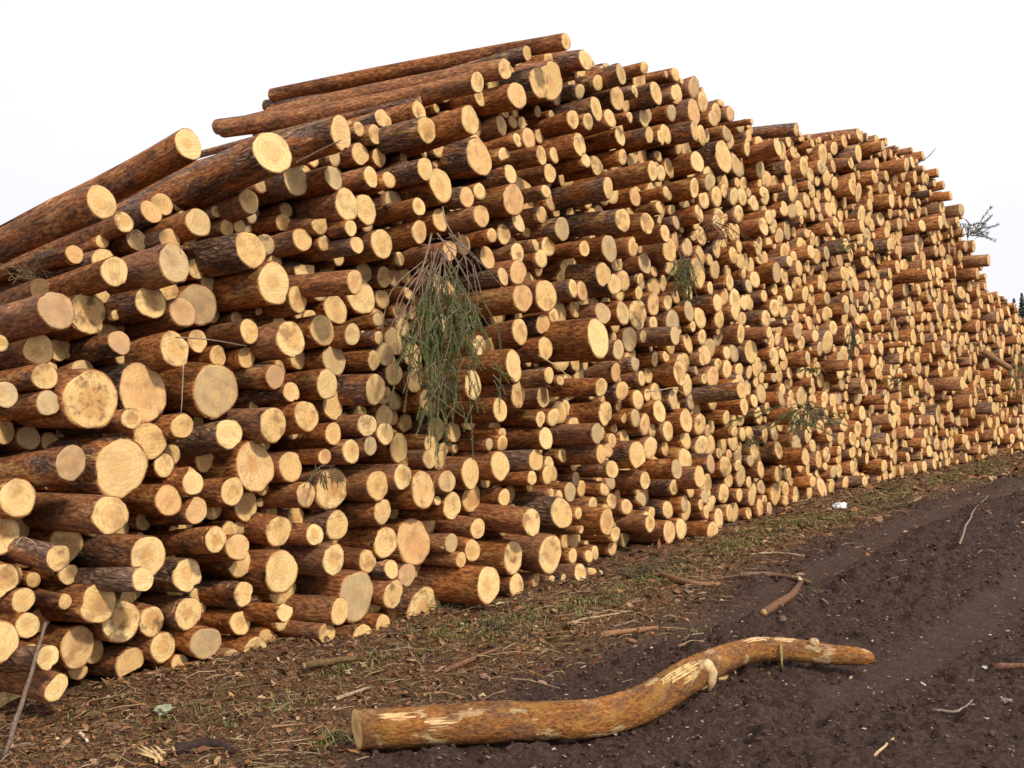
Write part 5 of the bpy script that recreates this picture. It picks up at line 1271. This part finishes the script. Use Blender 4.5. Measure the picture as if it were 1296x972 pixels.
stick([(1182, 902), (1213, 904), (1231, 889)], .008, GREY, 'thin curved twig on the soil right of the crooked log', group=G)
stick([(1107, 960), (1131, 938)], .0065, PALE, 'short pale splinter at the bottom right on dark soil', group=G, taper=.9)
stick([(887, 876), (903, 866), (920, 861)], .017, (.6, .42, .16), 'pale curled bark scrap below the bend of the crooked log', name='bark_scrap', cat='bark', group=G, taper=1.1, wobble=.08)
stick([(427, 888), (470, 873)], .012, (.4, .3, .2), 'pale stick left above the cut end of the crooked log', group=G)
stick([(514, 818), (525, 835), (537, 852)], .008, (.4, .26, .14), 'thin pale twig pointing down below the tall bottom-row log', group=G)
stick([(503, 808), (537, 787)], .008, (.08, .05, .035), 'thin dark twig against the foot of the tall bottom-row log', group=G)
stick([(718, 792), (760, 783), (801, 776)], .011, (.46, .32, .18), 'long pale stick on the green litter right of the bottom logs', group=G, parts=[(.4, .08, .05, .02)])
stick([(768, 798), (814, 785)], .008, GREY, 'thin grey stick beside the long pale stick', group=G)
stick([(537, 883), (560, 880), (583, 886)], .010, (.3, .17, .09), 'small brown stick right behind the straight half of the crooked log', group=G)
stick([(942, 705), (975, 702), (1013, 705)], .011, (.46, .34, .22), 'pale stick on the litter just right of the last jutting bottom log', group=G)
stick([(1100, 659), (1127, 655)], .014, TAN, 'short stick lying on the litter edge towards the right', group=G)
stick([(1151, 639), (1173, 629)], .018, (.34, .2, .1), 'far short stick at the litter edge beside the track', group=G)
stick([(345, 923), (387, 919)], .007, (.35, .2, .12), 'thin straight twig on the red-brown litter at lower left', group=G)
stick([(385, 848), (420, 842), (452, 838)], .024, (.15, .095, .04), 'mossy brown branch half hidden under the bottom row of logs', group=G)
stick([(101, 930), (111, 942)], .009, (.75, .6, .4), 'tiny white wood sliver at the bottom left', group=G, taper=.8)
stick([(640, 775), (700, 783), (740, 776)], .008, (.22, .13, .08), 'thin crooked twig along the foot of the bottom logs', group=G)
stick([(905, 735), (950, 728)], .010, (.18, .1, .06), 'thin dark twig left of the forked branch', group=G)
stick([(1040, 760), (1056, 772)], .007, (.36, .25, .16), 'small thin twig right of the forked branch', group=G)
stick([(220, 958), (262, 948), (296, 958)], .03, (.045, .026, .02), 'dark rotten wood lump at the bottom edge left of the crooked log', name='rotten_wood', cat='wood', group=G, taper=.6)

sw = drop(192, 963); root = thing('splintered_wood', sw, 'bundle of pale splintered wood at the bottom edge of the picture', 'wood')
for k in range(9):
    q = np.random.default_rng(k); b = Buf(); a = math.radians(150 + q.normal(0, 22)); L = q.uniform(.07, .15)
    d = Vector((math.cos(a) * L, math.sin(a) * L, q.uniform(.0, .05))); s0 = Vector((.05 + q.normal(0, .02), q.normal(0, .025), .012))
    b.tube([s0, s0 + d * .6, s0 + d], [.009, .007, .001], 5, (.6 + q.normal(0, .06), .42, .2)); b.build('splinter', CHIP, root)

def crumple(name, at_, size, col, label, cat, mat):
    q = np.random.default_rng(int(size * 1000)); vs = []; n, m = 12, 7
    for j in range(m):
        for k in range(n):
            th, ph = 2 * math.pi * k / n, math.pi * (j + .3) / (m + .0)
            r = size * (1 + q.normal(0, .22)); vs.append((r * math.sin(ph) * math.cos(th) * 1.3, r * math.sin(ph) * math.sin(th), max(r * math.cos(ph) * .7 + size * .35, -.01)))
    fs = [(j * n + k, (j + 1) * n + k, (j + 1) * n + (k + 1) % n, j * n + (k + 1) % n) for j in range(m - 1) for k in range(n)] + [tuple(range(n))]
    o = obj(name, mesh(name, vs, fs, mat, smooth=False, attrs=[('tint', 'FLOAT_COLOR', np.array([(*col, 1)] * len(vs)))]))
    o.location = at_; tag(o, label, cat); return o
crumple('crumpled_plastic', drop(1063, 643), .062, (.8, .8, .82), 'crumpled white plastic scrap on the litter by the far pile foot', 'litter', PLASTIC)
crumple('plastic_scrap', drop(424, 899), .018, (.72, .72, .74), 'tiny white scrap on red-brown litter left of the crooked log', 'litter', PLASTIC)
crumple('paper_scrap', drop(1246, 846), .013, (.5, .46, .42), 'small whitish scrap on dark soil near the right edge', 'litter', PLASTIC)
crumple('pale_stone', drop(1273, 889), .02, (.34, .28, .23), 'small pale stone on dark soil near the right edge', 'stone', CLOD)
crumple('lichen_clump', drop(208, 901), .035, (.36, .37, .24), 'pale grey-green lichen tuft on the litter at lower left', 'lichen', CLOD)

# twigs caught between the logs
H_ = 'twigs caught between the logs'
def hang(pts, w, r, col, label):
    P = [on_pile(x, y, w) for x, y in pts]
    return stick(P, r, col, label, name='twig', cat='twig', group=H_, wobble=.05, taper=.5)
hang([(232, 462), (231, 490), (229, 524)], -.35, .004, (.4, .33, .26), 'thin pale twig hanging straight down left of the tall two-toned log')
hang([(222, 427), (265, 430), (312, 438)], -.45, .005, (.3, .2, .13), 'thin bent twig lying across the log ends above the tall two-toned log')
hang([(376, 205), (405, 190), (432, 177)], -.5, .006, (.16, .1, .07), 'thin dark twig across the second thick top-row log')
hang([(682, 450), (700, 461), (722, 478)], -.5, .007, (.5, .36, .22), 'pale twig sticking out right of the hanging spruce branch')
hang([(818, 496), (840, 493), (855, 492), (876, 508)], -.55, .007, (.42, .3, .2), 'curved pale twig left of the dark grey jutting log')
hang([(1160, 207), (1174, 199), (1184, 188)], -.2, .010, (.12, .08, .06), 'thin dark twig poking out into the sky on the far right slope')
hang([(20, 690), (28, 680), (42, 686), (50, 700)], -.4, .004, (.4, .3, .2), 'thin curled twig at the left edge below the grey furrowed log')
stick([on_pile(1242, 443, -.9), on_pile(1260, 455, -1.0), on_pile(1278, 466, -1.1)], .05, (.3, .16, .08), 'thin pole slanting down across the far right log ends', name='slanting_pole', cat='pole', taper=.85, wobble=.02)

# ---------------------------------------------------------------- spruce branches
def spruce(name, label, stem, twigs, needle=.022, dens=260, bare=.35, green=(.06, .085, .025), stem_r=.009, seed=1, group='spruce branches', twig_col=(.2, .13, .09), width=.0034):
    """stem: list of points; twigs: list of point lists"""
    q = np.random.default_rng(seed)
    root = thing(name, stem[0], label, 'branch', group); o = Vector(root.location)
    b = Buf(); m = 12; sp = smooth_path(stem, m); b.tube([p - o for p in sp], [stem_r * (1 - .6 * i / m) for i in range(m)], 7, twig_col)
    st = b.build('stem', STICK, root)
    tb = Buf(); nb = Buf()
    for tw in twigs:
        m = 9; sp = smooth_path(tw, m); L = sum((sp[i + 1] - sp[i]).length for i in range(m - 1))
        tb.tube([p - o for p in sp], [.0035 * (1 - .6 * i / m) + .0008 for i in range(m)], 4, twig_col, cap=False)
        cnt = int(L * dens)
        for _ in range(cnt):
            f = bare + (1 - bare) * q.random(); f = min(f, .999); k = int(f * (m - 1)); p = sp[k].lerp(sp[k + 1], f * (m - 1) - k)
            d = (sp[k + 1] - sp[k]).normalized()
            side = d.cross(Vector(q.normal(0, 1, 3))); side.normalize()
            nd = (d * .75 + side * .75).normalized() * needle * q.uniform(.6, 1.15)
            wd = nd.cross(Vector(q.normal(0, 1, 3))).normalized() * width * .5
            g = q.uniform(.5, 1.5); c = (green[0] * g * q.uniform(.8, 1.3), green[1] * g, green[2] * g)
            if q.random() < .07: c = (.2, .12, .05)
            nb.add([p - o - wd, p - o + wd, p - o + nd * .55 + wd * .8, p - o + nd], [(0, 1, 2), (0, 2, 3)], c)
    t2 = tb.build('twigs', STICK, root); t2['kind'] = 'stuff'
    n2 = nb.build('needles', NEEDLE, root, smooth=False); n2['kind'] = 'stuff'
    return root
q = np.random.default_rng(71)
tw = []
for k in range(52):
    sx, sy = 550 + q.normal(0, 14) + (q.random() < .3) * 26, 314 + abs(q.normal(0, 38))
    f = q.random()
    tx = 562 + q.normal(0, 30); ty = 400 + 190 * q.random() ** .75
    if f < .2: tx, ty = 622 + q.normal(0, 9), 380 + 60 * q.random()
    if f > .9: tx, ty = 565 + q.normal(0, 16), 575 + 22 * q.random()
    w = -.5 + q.normal(0, .07)
    mx = sx * .45 + tx * .55 + q.normal(0, 11); my = sy * .5 + ty * .5
    tw.append([on_pile(sx, sy, w + .05), on_pile((sx + mx) / 2 + q.normal(0, 7), (sy + my) / 2, w), on_pile(mx, my, w - .02), on_pile(tx, ty, w + .02)])
    for _ in range(4):
        g = .3 + .5 * q.random(); bx, by = sx + (tx - sx) * g, sy + (ty - sy) * g
        dx, dy = q.normal(0, 11), 14 + 22 * q.random()
        tw.append([on_pile(bx, by, w), on_pile(bx + dx * .6, by + dy * .45, w - .03), on_pile(bx + dx, by + dy, w - .02)])
spruce('hanging_spruce_branch', 'large drooping green spruce branch with bare grey twigs hanging down the middle of the pile',
       [on_pile(546, 296, -.2), on_pile(541, 318, -.45), on_pile(530, 352, -.5), on_pile(516, 385, -.5), on_pile(499, 409, -.48)], tw, dens=480, bare=.26, seed=3, needle=.022, green=(.095, .16, .03), twig_col=(.24, .17, .12))
tw = []
for k in range(7):
    a = q.uniform(0, 1); sx, sy = 540 + 10 * a, 325 + 20 * a; tx, ty = 505 + q.normal(0, 12), 410 + 100 * q.random()
    tw.append([on_pile(sx, sy, -.45), on_pile((sx + tx) / 2 + q.normal(-4, 9), (sy + ty) / 2 - 10, -.5), on_pile(tx, ty, -.47)])
for k in range(8):
    sx, sy = 565 + q.normal(0, 6), 300 + q.normal(0, 6); tx, ty = 605 + q.normal(0, 18), 345 + 40 * q.random()
    tw.append([on_pile(sx, sy, -.4), on_pile((sx + tx) / 2 + q.normal(0, 9), (sy + ty) / 2 - 8, -.48), on_pile(tx, ty, -.46)])
tw.append([on_pile(512, 435, -.48), on_pile(535, 480, -.5), on_pile(560, 508, -.5), on_pile(590, 530, -.48)])
spruce('bare_spruce_twigs', 'tangle of bare grey twigs spreading behind the large hanging spruce branch', [on_pile(560, 262, -.2), on_pile(566, 285, -.42), on_pile(585, 312, -.45), on_pile(610, 335, -.44)], tw, dens=14, bare=.6, seed=4, stem_r=.007, twig_col=(.27, .2, .14))

def clump_on_pile(cx, cy, sx, sy, w, n, name, label, seed, fall=.6, dens=420, green=(.1, .135, .032), bare=.2, needle=.026, col=(.2, .13, .09)):
    q = np.random.default_rng(seed); tw = []
    for _ in range(n):
        ax, ay = cx + q.normal(0, sx * .3), cy - sy * .5 + q.normal(0, sy * .2); bx, by = ax + q.normal(0, sx * .5), ay + sy * fall * q.uniform(.5, 1.4)
        tw.append([on_pile(ax, ay, w), on_pile((ax + bx) / 2, (ay + by) / 2 - 3, w - .06), on_pile(bx, by, w - .04)])
    return spruce(name, label, [on_pile(cx - sx * .3, cy - sy * .6, w + .2), on_pile(cx, cy - sy * .3, w), on_pile(cx + sx * .2, cy + sy * .3, w)], tw, dens=dens, bare=bare, seed=seed, green=green, needle=needle, width=.005, twig_col=col)
N_ = 'spruce_branch'
clump_on_pile(868, 362, 24, 60, -.45, 26, N_, 'green spruce branch hanging right of the big oval jutting log', 21)
clump_on_pile(915, 305, 34, 34, -.4, 26, 'twig_tangle', 'brown tangle of dry twigs caught high in the right half of the pile', 22, dens=14, bare=.5, col=(.12, .07, .045))
clump_on_pile(1015, 538, 44, 34, -.45, 34, N_, 'spread green spruce branch low in the right half of the pile', 23)
clump_on_pile(1079, 440, 9, 44, -.4, 12, N_, 'narrow green spruce branch hanging on the right half of the pile', 24, green=(.05, .08, .035))
clump_on_pile(1028, 475, 16, 14, -.4, 10, N_, 'small green spruce tip in the right half of the pile', 25, fall=.3)
clump_on_pile(1075, 318, 14, 16, -.35, 9, N_, 'small green spruce tip high in the right half of the pile', 26, fall=.4)
clump_on_pile(957, 566, 16, 16, -.4, 9, N_, 'small green spruce tip left of the spread spruce branch', 27, fall=.4)
clump_on_pile(1287, 482, 16, 44, -.6, 16, N_, 'green spruce branch hanging at the right picture edge', 28)
clump_on_pile(410, 612, 22, 26, -.35, 12, N_, 'thin dark green spruce sprig right of the star-cracked log', 29, bare=.3, dens=130)
clump_on_pile(1135, 488, 18, 12, -.4, 9, N_, 'faint green spruce tip among the small far log ends', 30, fall=.3)
# a spray standing out against the sky on the far slope
q = np.random.default_rng(91); tw = []
for k in range(13):
    a = q.uniform(0, 1); bx, by = 1219 + 18 * a, 300 - 8 * a + q.normal(0, 5)
    tx, ty = bx + q.uniform(8, 32), by + q.uniform(-40, 14)
    tw.append([on_pile(bx, by, -.4), on_pile((bx + tx) / 2, (by + ty) / 2 - 3, -.45), on_pile(tx, ty, -.5)])
spruce(N_, 'sparse spruce spray sticking out into the sky on the far right slope', [on_pile(1205, 300, .1), on_pile(1225, 297, -.35), on_pile(1262, 303, -.5)], tw, dens=110, bare=.1, needle=.05, seed=31, green=(.1, .12, .08), width=.011)
clump_on_pile(1222, 297, 14, 24, -.35, 10, N_, 'dense olive spruce tuft at the root of the sky-high spray', 32, green=(.09, .085, .03))

def ground_sprig(px, py, size, n, label, seed, green=(.07, .1, .025), up=.5):
    q = np.random.default_rng(seed); c = drop(px, py); tw = []
    for _ in range(n):
        a = q.uniform(0, 6.28); L = size * q.uniform(.4, 1.); s0 = c + Vector((q.normal(0, size * .25), q.normal(0, size * .25), .01))
        e_ = s0 + Vector((math.cos(a) * L * .8, math.sin(a) * L * .8, L * up * q.random()))
        tw.append([s0, s0.lerp(e_, .5) + Vector((0, 0, L * .12)), e_])
    spruce('spruce_sprig', label, [c + Vector((-size * .5, 0, .01)), c + Vector((0, 0, .03)), c + Vector((size * .5, .02, .015))], tw, dens=260, bare=.1, seed=seed, green=green, stem_r=.006, group='spruce sprigs on the ground', width=.0045)
ground_sprig(812, 727, .28, 40, 'bushy bright green spruce sprig at the foot of the pile', 51)
ground_sprig(845, 716, .2, 14, 'smaller green spruce sprig right beside the bushy one at the pile foot', 52)
ground_sprig(618, 800, .22, 16, 'dark green spruce sprig below the thick red-barked bottom log', 53, green=(.05, .08, .03))
ground_sprig(1035, 752, .09, 12, 'small bright green sprig beside the forked branch', 54, green=(.06, .13, .03))
ground_sprig(560, 775, .16, 9, 'green sprig leaning on the tall bottom-row log', 55, green=(.05, .08, .03))
ground_sprig(545, 830, .14, 9, 'sparse green sprig on the litter below the tall bottom-row log', 56, green=(.09, .1, .025))
ground_sprig(775, 822, .1, 7, 'small green sprig on the soil behind the crooked log', 57)
ground_sprig(740, 893, .001, 1, 'tiny green needle sprig behind the crooked log', 58) if False else None
ground_sprig(430, 943, .09, 10, 'green sprig beside the cut end of the crooked log', 59, green=(.09, .13, .02))
ground_sprig(247, 893, .08, 8, 'flat green sprig on the red-brown litter at lower left', 60, green=(.12, .15, .03), up=.15)

# ---------------------------------------------------------------- loose litter
def face_uv(u, w):
    p = P0 + u * U2 + (w + face_offset(u)) * A2; return p[0], p[1]
def scatter(n, u0, u1, w0_, w1_, bias=1., seed=0):
    q = np.random.default_rng(seed); u = u0 + (u1 - u0) * q.random(n) ** bias; w = q.uniform(w0_, w1_, n)
    p = P0[None] + u[:, None] * U2 + (w + face_offset(u))[:, None] * A2
    z, lit, tr = ground_fields(p[:, 0], p[:, 1]); return p[:, 0], p[:, 1], z, lit, tr, u, q
LC = [(.1, .042, .02), (.17, .07, .032), (.26, .115, .048), (.35, .17, .07), (.065, .032, .02), (.44, .26, .13), (.56, .42, .25), (.22, .13, .08), (.38, .22, .14)]
LW = np.array([20, 22, 18, 9, 16, 5, 2.4, 10, 4]); LW = LW / LW.sum()
b = Buf()
x, y, z, lit, tr, u, q = scatter(30000, -2.6, 15, -2.9, .15, 1.7, 101)
for i in range(len(x)):
    if q.random() > lit[i] * .97 + .03: continue
    L = min(q.lognormal(math.log(.027), .5), .075) * (1 + max(u[i], 0) * .06); wd = L * q.uniform(.15, .55); a = q.uniform(0, 6.28)
    d = Vector((math.cos(a), math.sin(a), q.normal(0, .35))) * L * .5; s = Vector((-math.sin(a), math.cos(a), q.normal(0, .4))) * wd * .5
    c = Vector((x[i], y[i], z[i] + .004 + abs(q.normal(0, .009)))); up = Vector((0, 0, q.uniform(.0, .012)))
    b.add([c - d - s * .6, c - d + s, c + s * 1.2 + up, c + d * 1.1, c - s + up * .6], [(0, 1, 2, 4), (4, 2, 3)], LC[q.choice(9, p=LW)])
o = b.build('bark_litter', CHIP, smooth=False); tag(o, 'red-brown bark flakes strewn along the foot of the pile', 'litter'); o['kind'] = 'stuff'
b = Buf()
x, y, z, lit, tr, u, q = scatter(7000, -2.4, 14, -2.8, .1, 1.4, 102)
for i in range(len(x)):
    if q.random() > lit[i] + .06: continue
    L = q.lognormal(math.log(.085), .55); a = q.uniform(0, 6.28); r = q.uniform(.0012, .0035)
    d = Vector((math.cos(a), math.sin(a), q.normal(0, .15))) * L * .5; c = Vector((x[i], y[i], z[i] + .008 + abs(q.normal(0, .01))))
    k = Vector((q.normal(0, .1), q.normal(0, .1), .06)) * L
    col = [(.24, .13, .07), (.42, .3, .16), (.14, .08, .05), (.5, .37, .22), (.32, .2, .08)][q.integers(0, 5)]
    b.tube([c - d, c + k, c + d], [r, r, r * .6], 3, col, cap=False)
o = b.build('fine_twigs', STICK); tag(o, 'fine twigs and dry stalks strewn over the litter strip', 'litter'); o['kind'] = 'stuff'
# pale chips and grit on the soil
b = Buf()
x, y, z, lit, tr, u, q = scatter(9500, -3, 14, -6.2, -1.0, 1.25, 103)
for i in range(len(x)):
    if lit[i] > .8 and q.random() < .6: continue
    L = min(q.lognormal(math.log(.007), .5), .016); a = q.uniform(0, 6.28)
    if q.random() < .05: L *= 1.9
    d = Vector((math.cos(a), math.sin(a), q.normal(0, .2))) * L; s = Vector((-math.sin(a), math.cos(a), q.normal(0, .3))) * L * q.uniform(.3, .7)
    c = Vector((x[i], y[i], z[i] + L * .3 + .004)); col = [(.36, .25, .17), (.38, .28, .2), (.26, .15, .09), (.42, .33, .25), (.2, .12, .08)][q.integers(0, 5)]
    b.add([c - d, c - s, c + d, c + s, c + Vector((0, 0, L * .18)), c - Vector((0, 0, L * .15))], [(0, 1, 4), (1, 2, 4), (2, 3, 4), (3, 0, 4), (1, 0, 5), (2, 1, 5), (3, 2, 5), (0, 3, 5)], col)
o = b.build('wood_chips', CHIP, smooth=False); tag(o, 'small pale wood chips and grit dotted over the dark soil', 'wood chips'); o['kind'] = 'stuff'
b = Buf()
x, y, z, lit, tr, u, q = scatter(22000, -3, 12, -6.2, -1.2, 1.3, 104)
CL = [(math.cos(k * 1.0472) * .9, math.sin(k * 1.0472) * .9, h) for h in (-.35, .35) for k in range(6)]
for i in range(len(x)):
    if lit[i] > .5 or tr[i] > .45: continue
    r = min(q.lognormal(math.log(.0085), .5), .021)
    c = Vector((x[i], y[i], z[i] + r * .15)); g = q.uniform(.7, 1.25)
    vs = [c + Vector((p[0] * q.uniform(.6, 1.25), p[1] * q.uniform(.6, 1.25), p[2] * q.uniform(.6, 1.4))) * r for p in CL] + [c + Vector((q.normal(0, .2), q.normal(0, .2), .8)) * r]
    b.add(vs, [(k, (k + 1) % 6, 6 + (k + 1) % 6, 6 + k) for k in range(6)] + [(6 + k, 6 + (k + 1) % 6, 12) for k in range(6)], (.08 * g, .047 * g, .036 * g))
o = b.build('soil_crumbs', CLOD, smooth=False); tag(o, 'dark crumbs and clods of the churned soil', 'soil'); o['kind'] = 'stuff'
# green blades and moss between the litter
b = Buf(); q = np.random.default_rng(105)
spots = [(830, 735, .5, 220), (760, 765, .4, 160), (700, 775, .5, 140), (640, 790, .5, 120), (930, 690, .6, 380), (990, 668, .6, 360), (1050, 655, .6, 340), (1120, 630, .7, 380), (1190, 610, .8, 420), (1260, 590, .8, 400), (590, 800, .4, 90), (470, 838, .3, 60), (560, 800, .3, 70), (430, 850, .3, 50), (750, 700, .3, 50), (880, 800, .3, 30), (230, 900, .2, 30), (330, 905, .3, 36), (370, 890, .3, 30), (120, 905, .2, 16), (420, 935, .12, 50)]
for px, py, sp, n in spots:
    c = drop(px, py)
    dd, ee = q.normal(0, sp * .6, n), q.normal(0, sp * .3, n)
    XX, YY = c.x + dd * U2[0] + ee * A2[0], c.y + dd * U2[1] + ee * A2[1]
    for X, Y, zz in zip(XX, YY, ground_fields(XX, YY)[0]):
        for _k in range(int(q.integers(2, 6))):
            p = Vector((X + q.normal(0, .012), Y + q.normal(0, .012), zz)); a = q.uniform(0, 6.28); L = q.uniform(.018, .065)
            t_ = Vector((math.cos(a) * L * .7, math.sin(a) * L * .7, L * q.uniform(.2, .9))); s = Vector((-math.sin(a), math.cos(a), 0)) * q.uniform(.002, .004)
            g = q.uniform(.6, 1.4); col = (.13 * g, .16 * g, .035 * g) if q.random() < .7 else (.26 * g, .19 * g, .075 * g)
            b.add([p - s, p + s, p + t_ * .6 + s * .8 + Vector((0, 0, L * .12)), p + t_, p + t_ * .6 - s * .8 + Vector((0, 0, L * .12))], [(0, 1, 2, 4), (4, 2, 3)], col)
o = b.build('grass', NEEDLE, smooth=False); tag(o, 'thin green grass and moss between the litter at the pile foot', 'grass'); o['kind'] = 'stuff'
# dry grass tuft at the left edge of the pile
b = Buf(); q = np.random.default_rng(106)
for k in range(40):
    s0 = on_pile(34 + q.normal(0, 9), 352 + q.normal(0, 3), .3); tx, ty = 34 + q.normal(0, 22), 338 + q.normal(0, 10)
    b.tube([s0, s0.lerp(on_pile(tx, ty, .15), .6) + Vector((0, 0, .02)), on_pile(tx, ty, .1)], [.003, .002, .001], 3, (.36, .27, .15), cap=False)
tuft = b.build('dry_grass_tuft', STRAW); tag(tuft, 'dry pale grass tuft caught on the logs at the upper left edge', 'grass tuft')

# ---------------------------------------------------------------- far spruces beyond the end of the pile
def spruce_tree(x, y, h, label, seed):
    q = np.random.default_rng(seed); root = thing('spruce_tree', (x, y, 0), label, 'tree', 'spruces beyond the pile')
    b = Buf(); b.tube([Vector((0, 0, -.2)), Vector((0, 0, h * .5)), Vector((0, 0, h))], [h * .016, h * .01, h * .002], 8, (.12, .085, .06)); b.build('trunk', STICK, root)
    b = Buf()
    for k in range(620):
        f = q.random() ** .75; zc = h * (.1 + .9 * f); R = (1 - f) * h * .2 + .12; a = q.uniform(0, 6.28); rr = R * q.uniform(.25, 1.1)
        base_ = Vector((math.cos(a) * rr * .2, math.sin(a) * rr * .2, zc + rr * .08)); tip = Vector((math.cos(a) * rr, math.sin(a) * rr, zc - rr * .28 + q.normal(0, .1)))
        s = Vector((-math.sin(a), math.cos(a), q.normal(0, .3))) * (.1 + .12 * rr); g = q.uniform(.6, 1.3)
        b.add([base_, base_.lerp(tip, .5) + s, tip, base_.lerp(tip, .5) - s, base_.lerp(tip, .6) - Vector((0, 0, .2 * rr + .1))], [(0, 1, 2), (0, 2, 3), (0, 4, 2)], (.075 * g, .1 * g, .065 * g))  # crown green lightened a little, distance haze put into the colour
    b.build('crown', NEEDLE, root, smooth=False)
for k, (px, dist, top_, lab) in enumerate([(1283, 120, 378, 'distant spruce nearest to the end of the log pile'), (1293, 128, 371, 'distant taller spruce cut by the right picture edge'), (1275, 150, 384, 'distant low spruce half behind the end of the pile'), (1302, 118, 374, 'distant spruce just beyond the right picture edge')]):
    d = look(px, top_); t_ = dist / d.y
    spruce_tree(d.x * t_, dist, CAM_H + d.z * t_, lab, 200 + k)
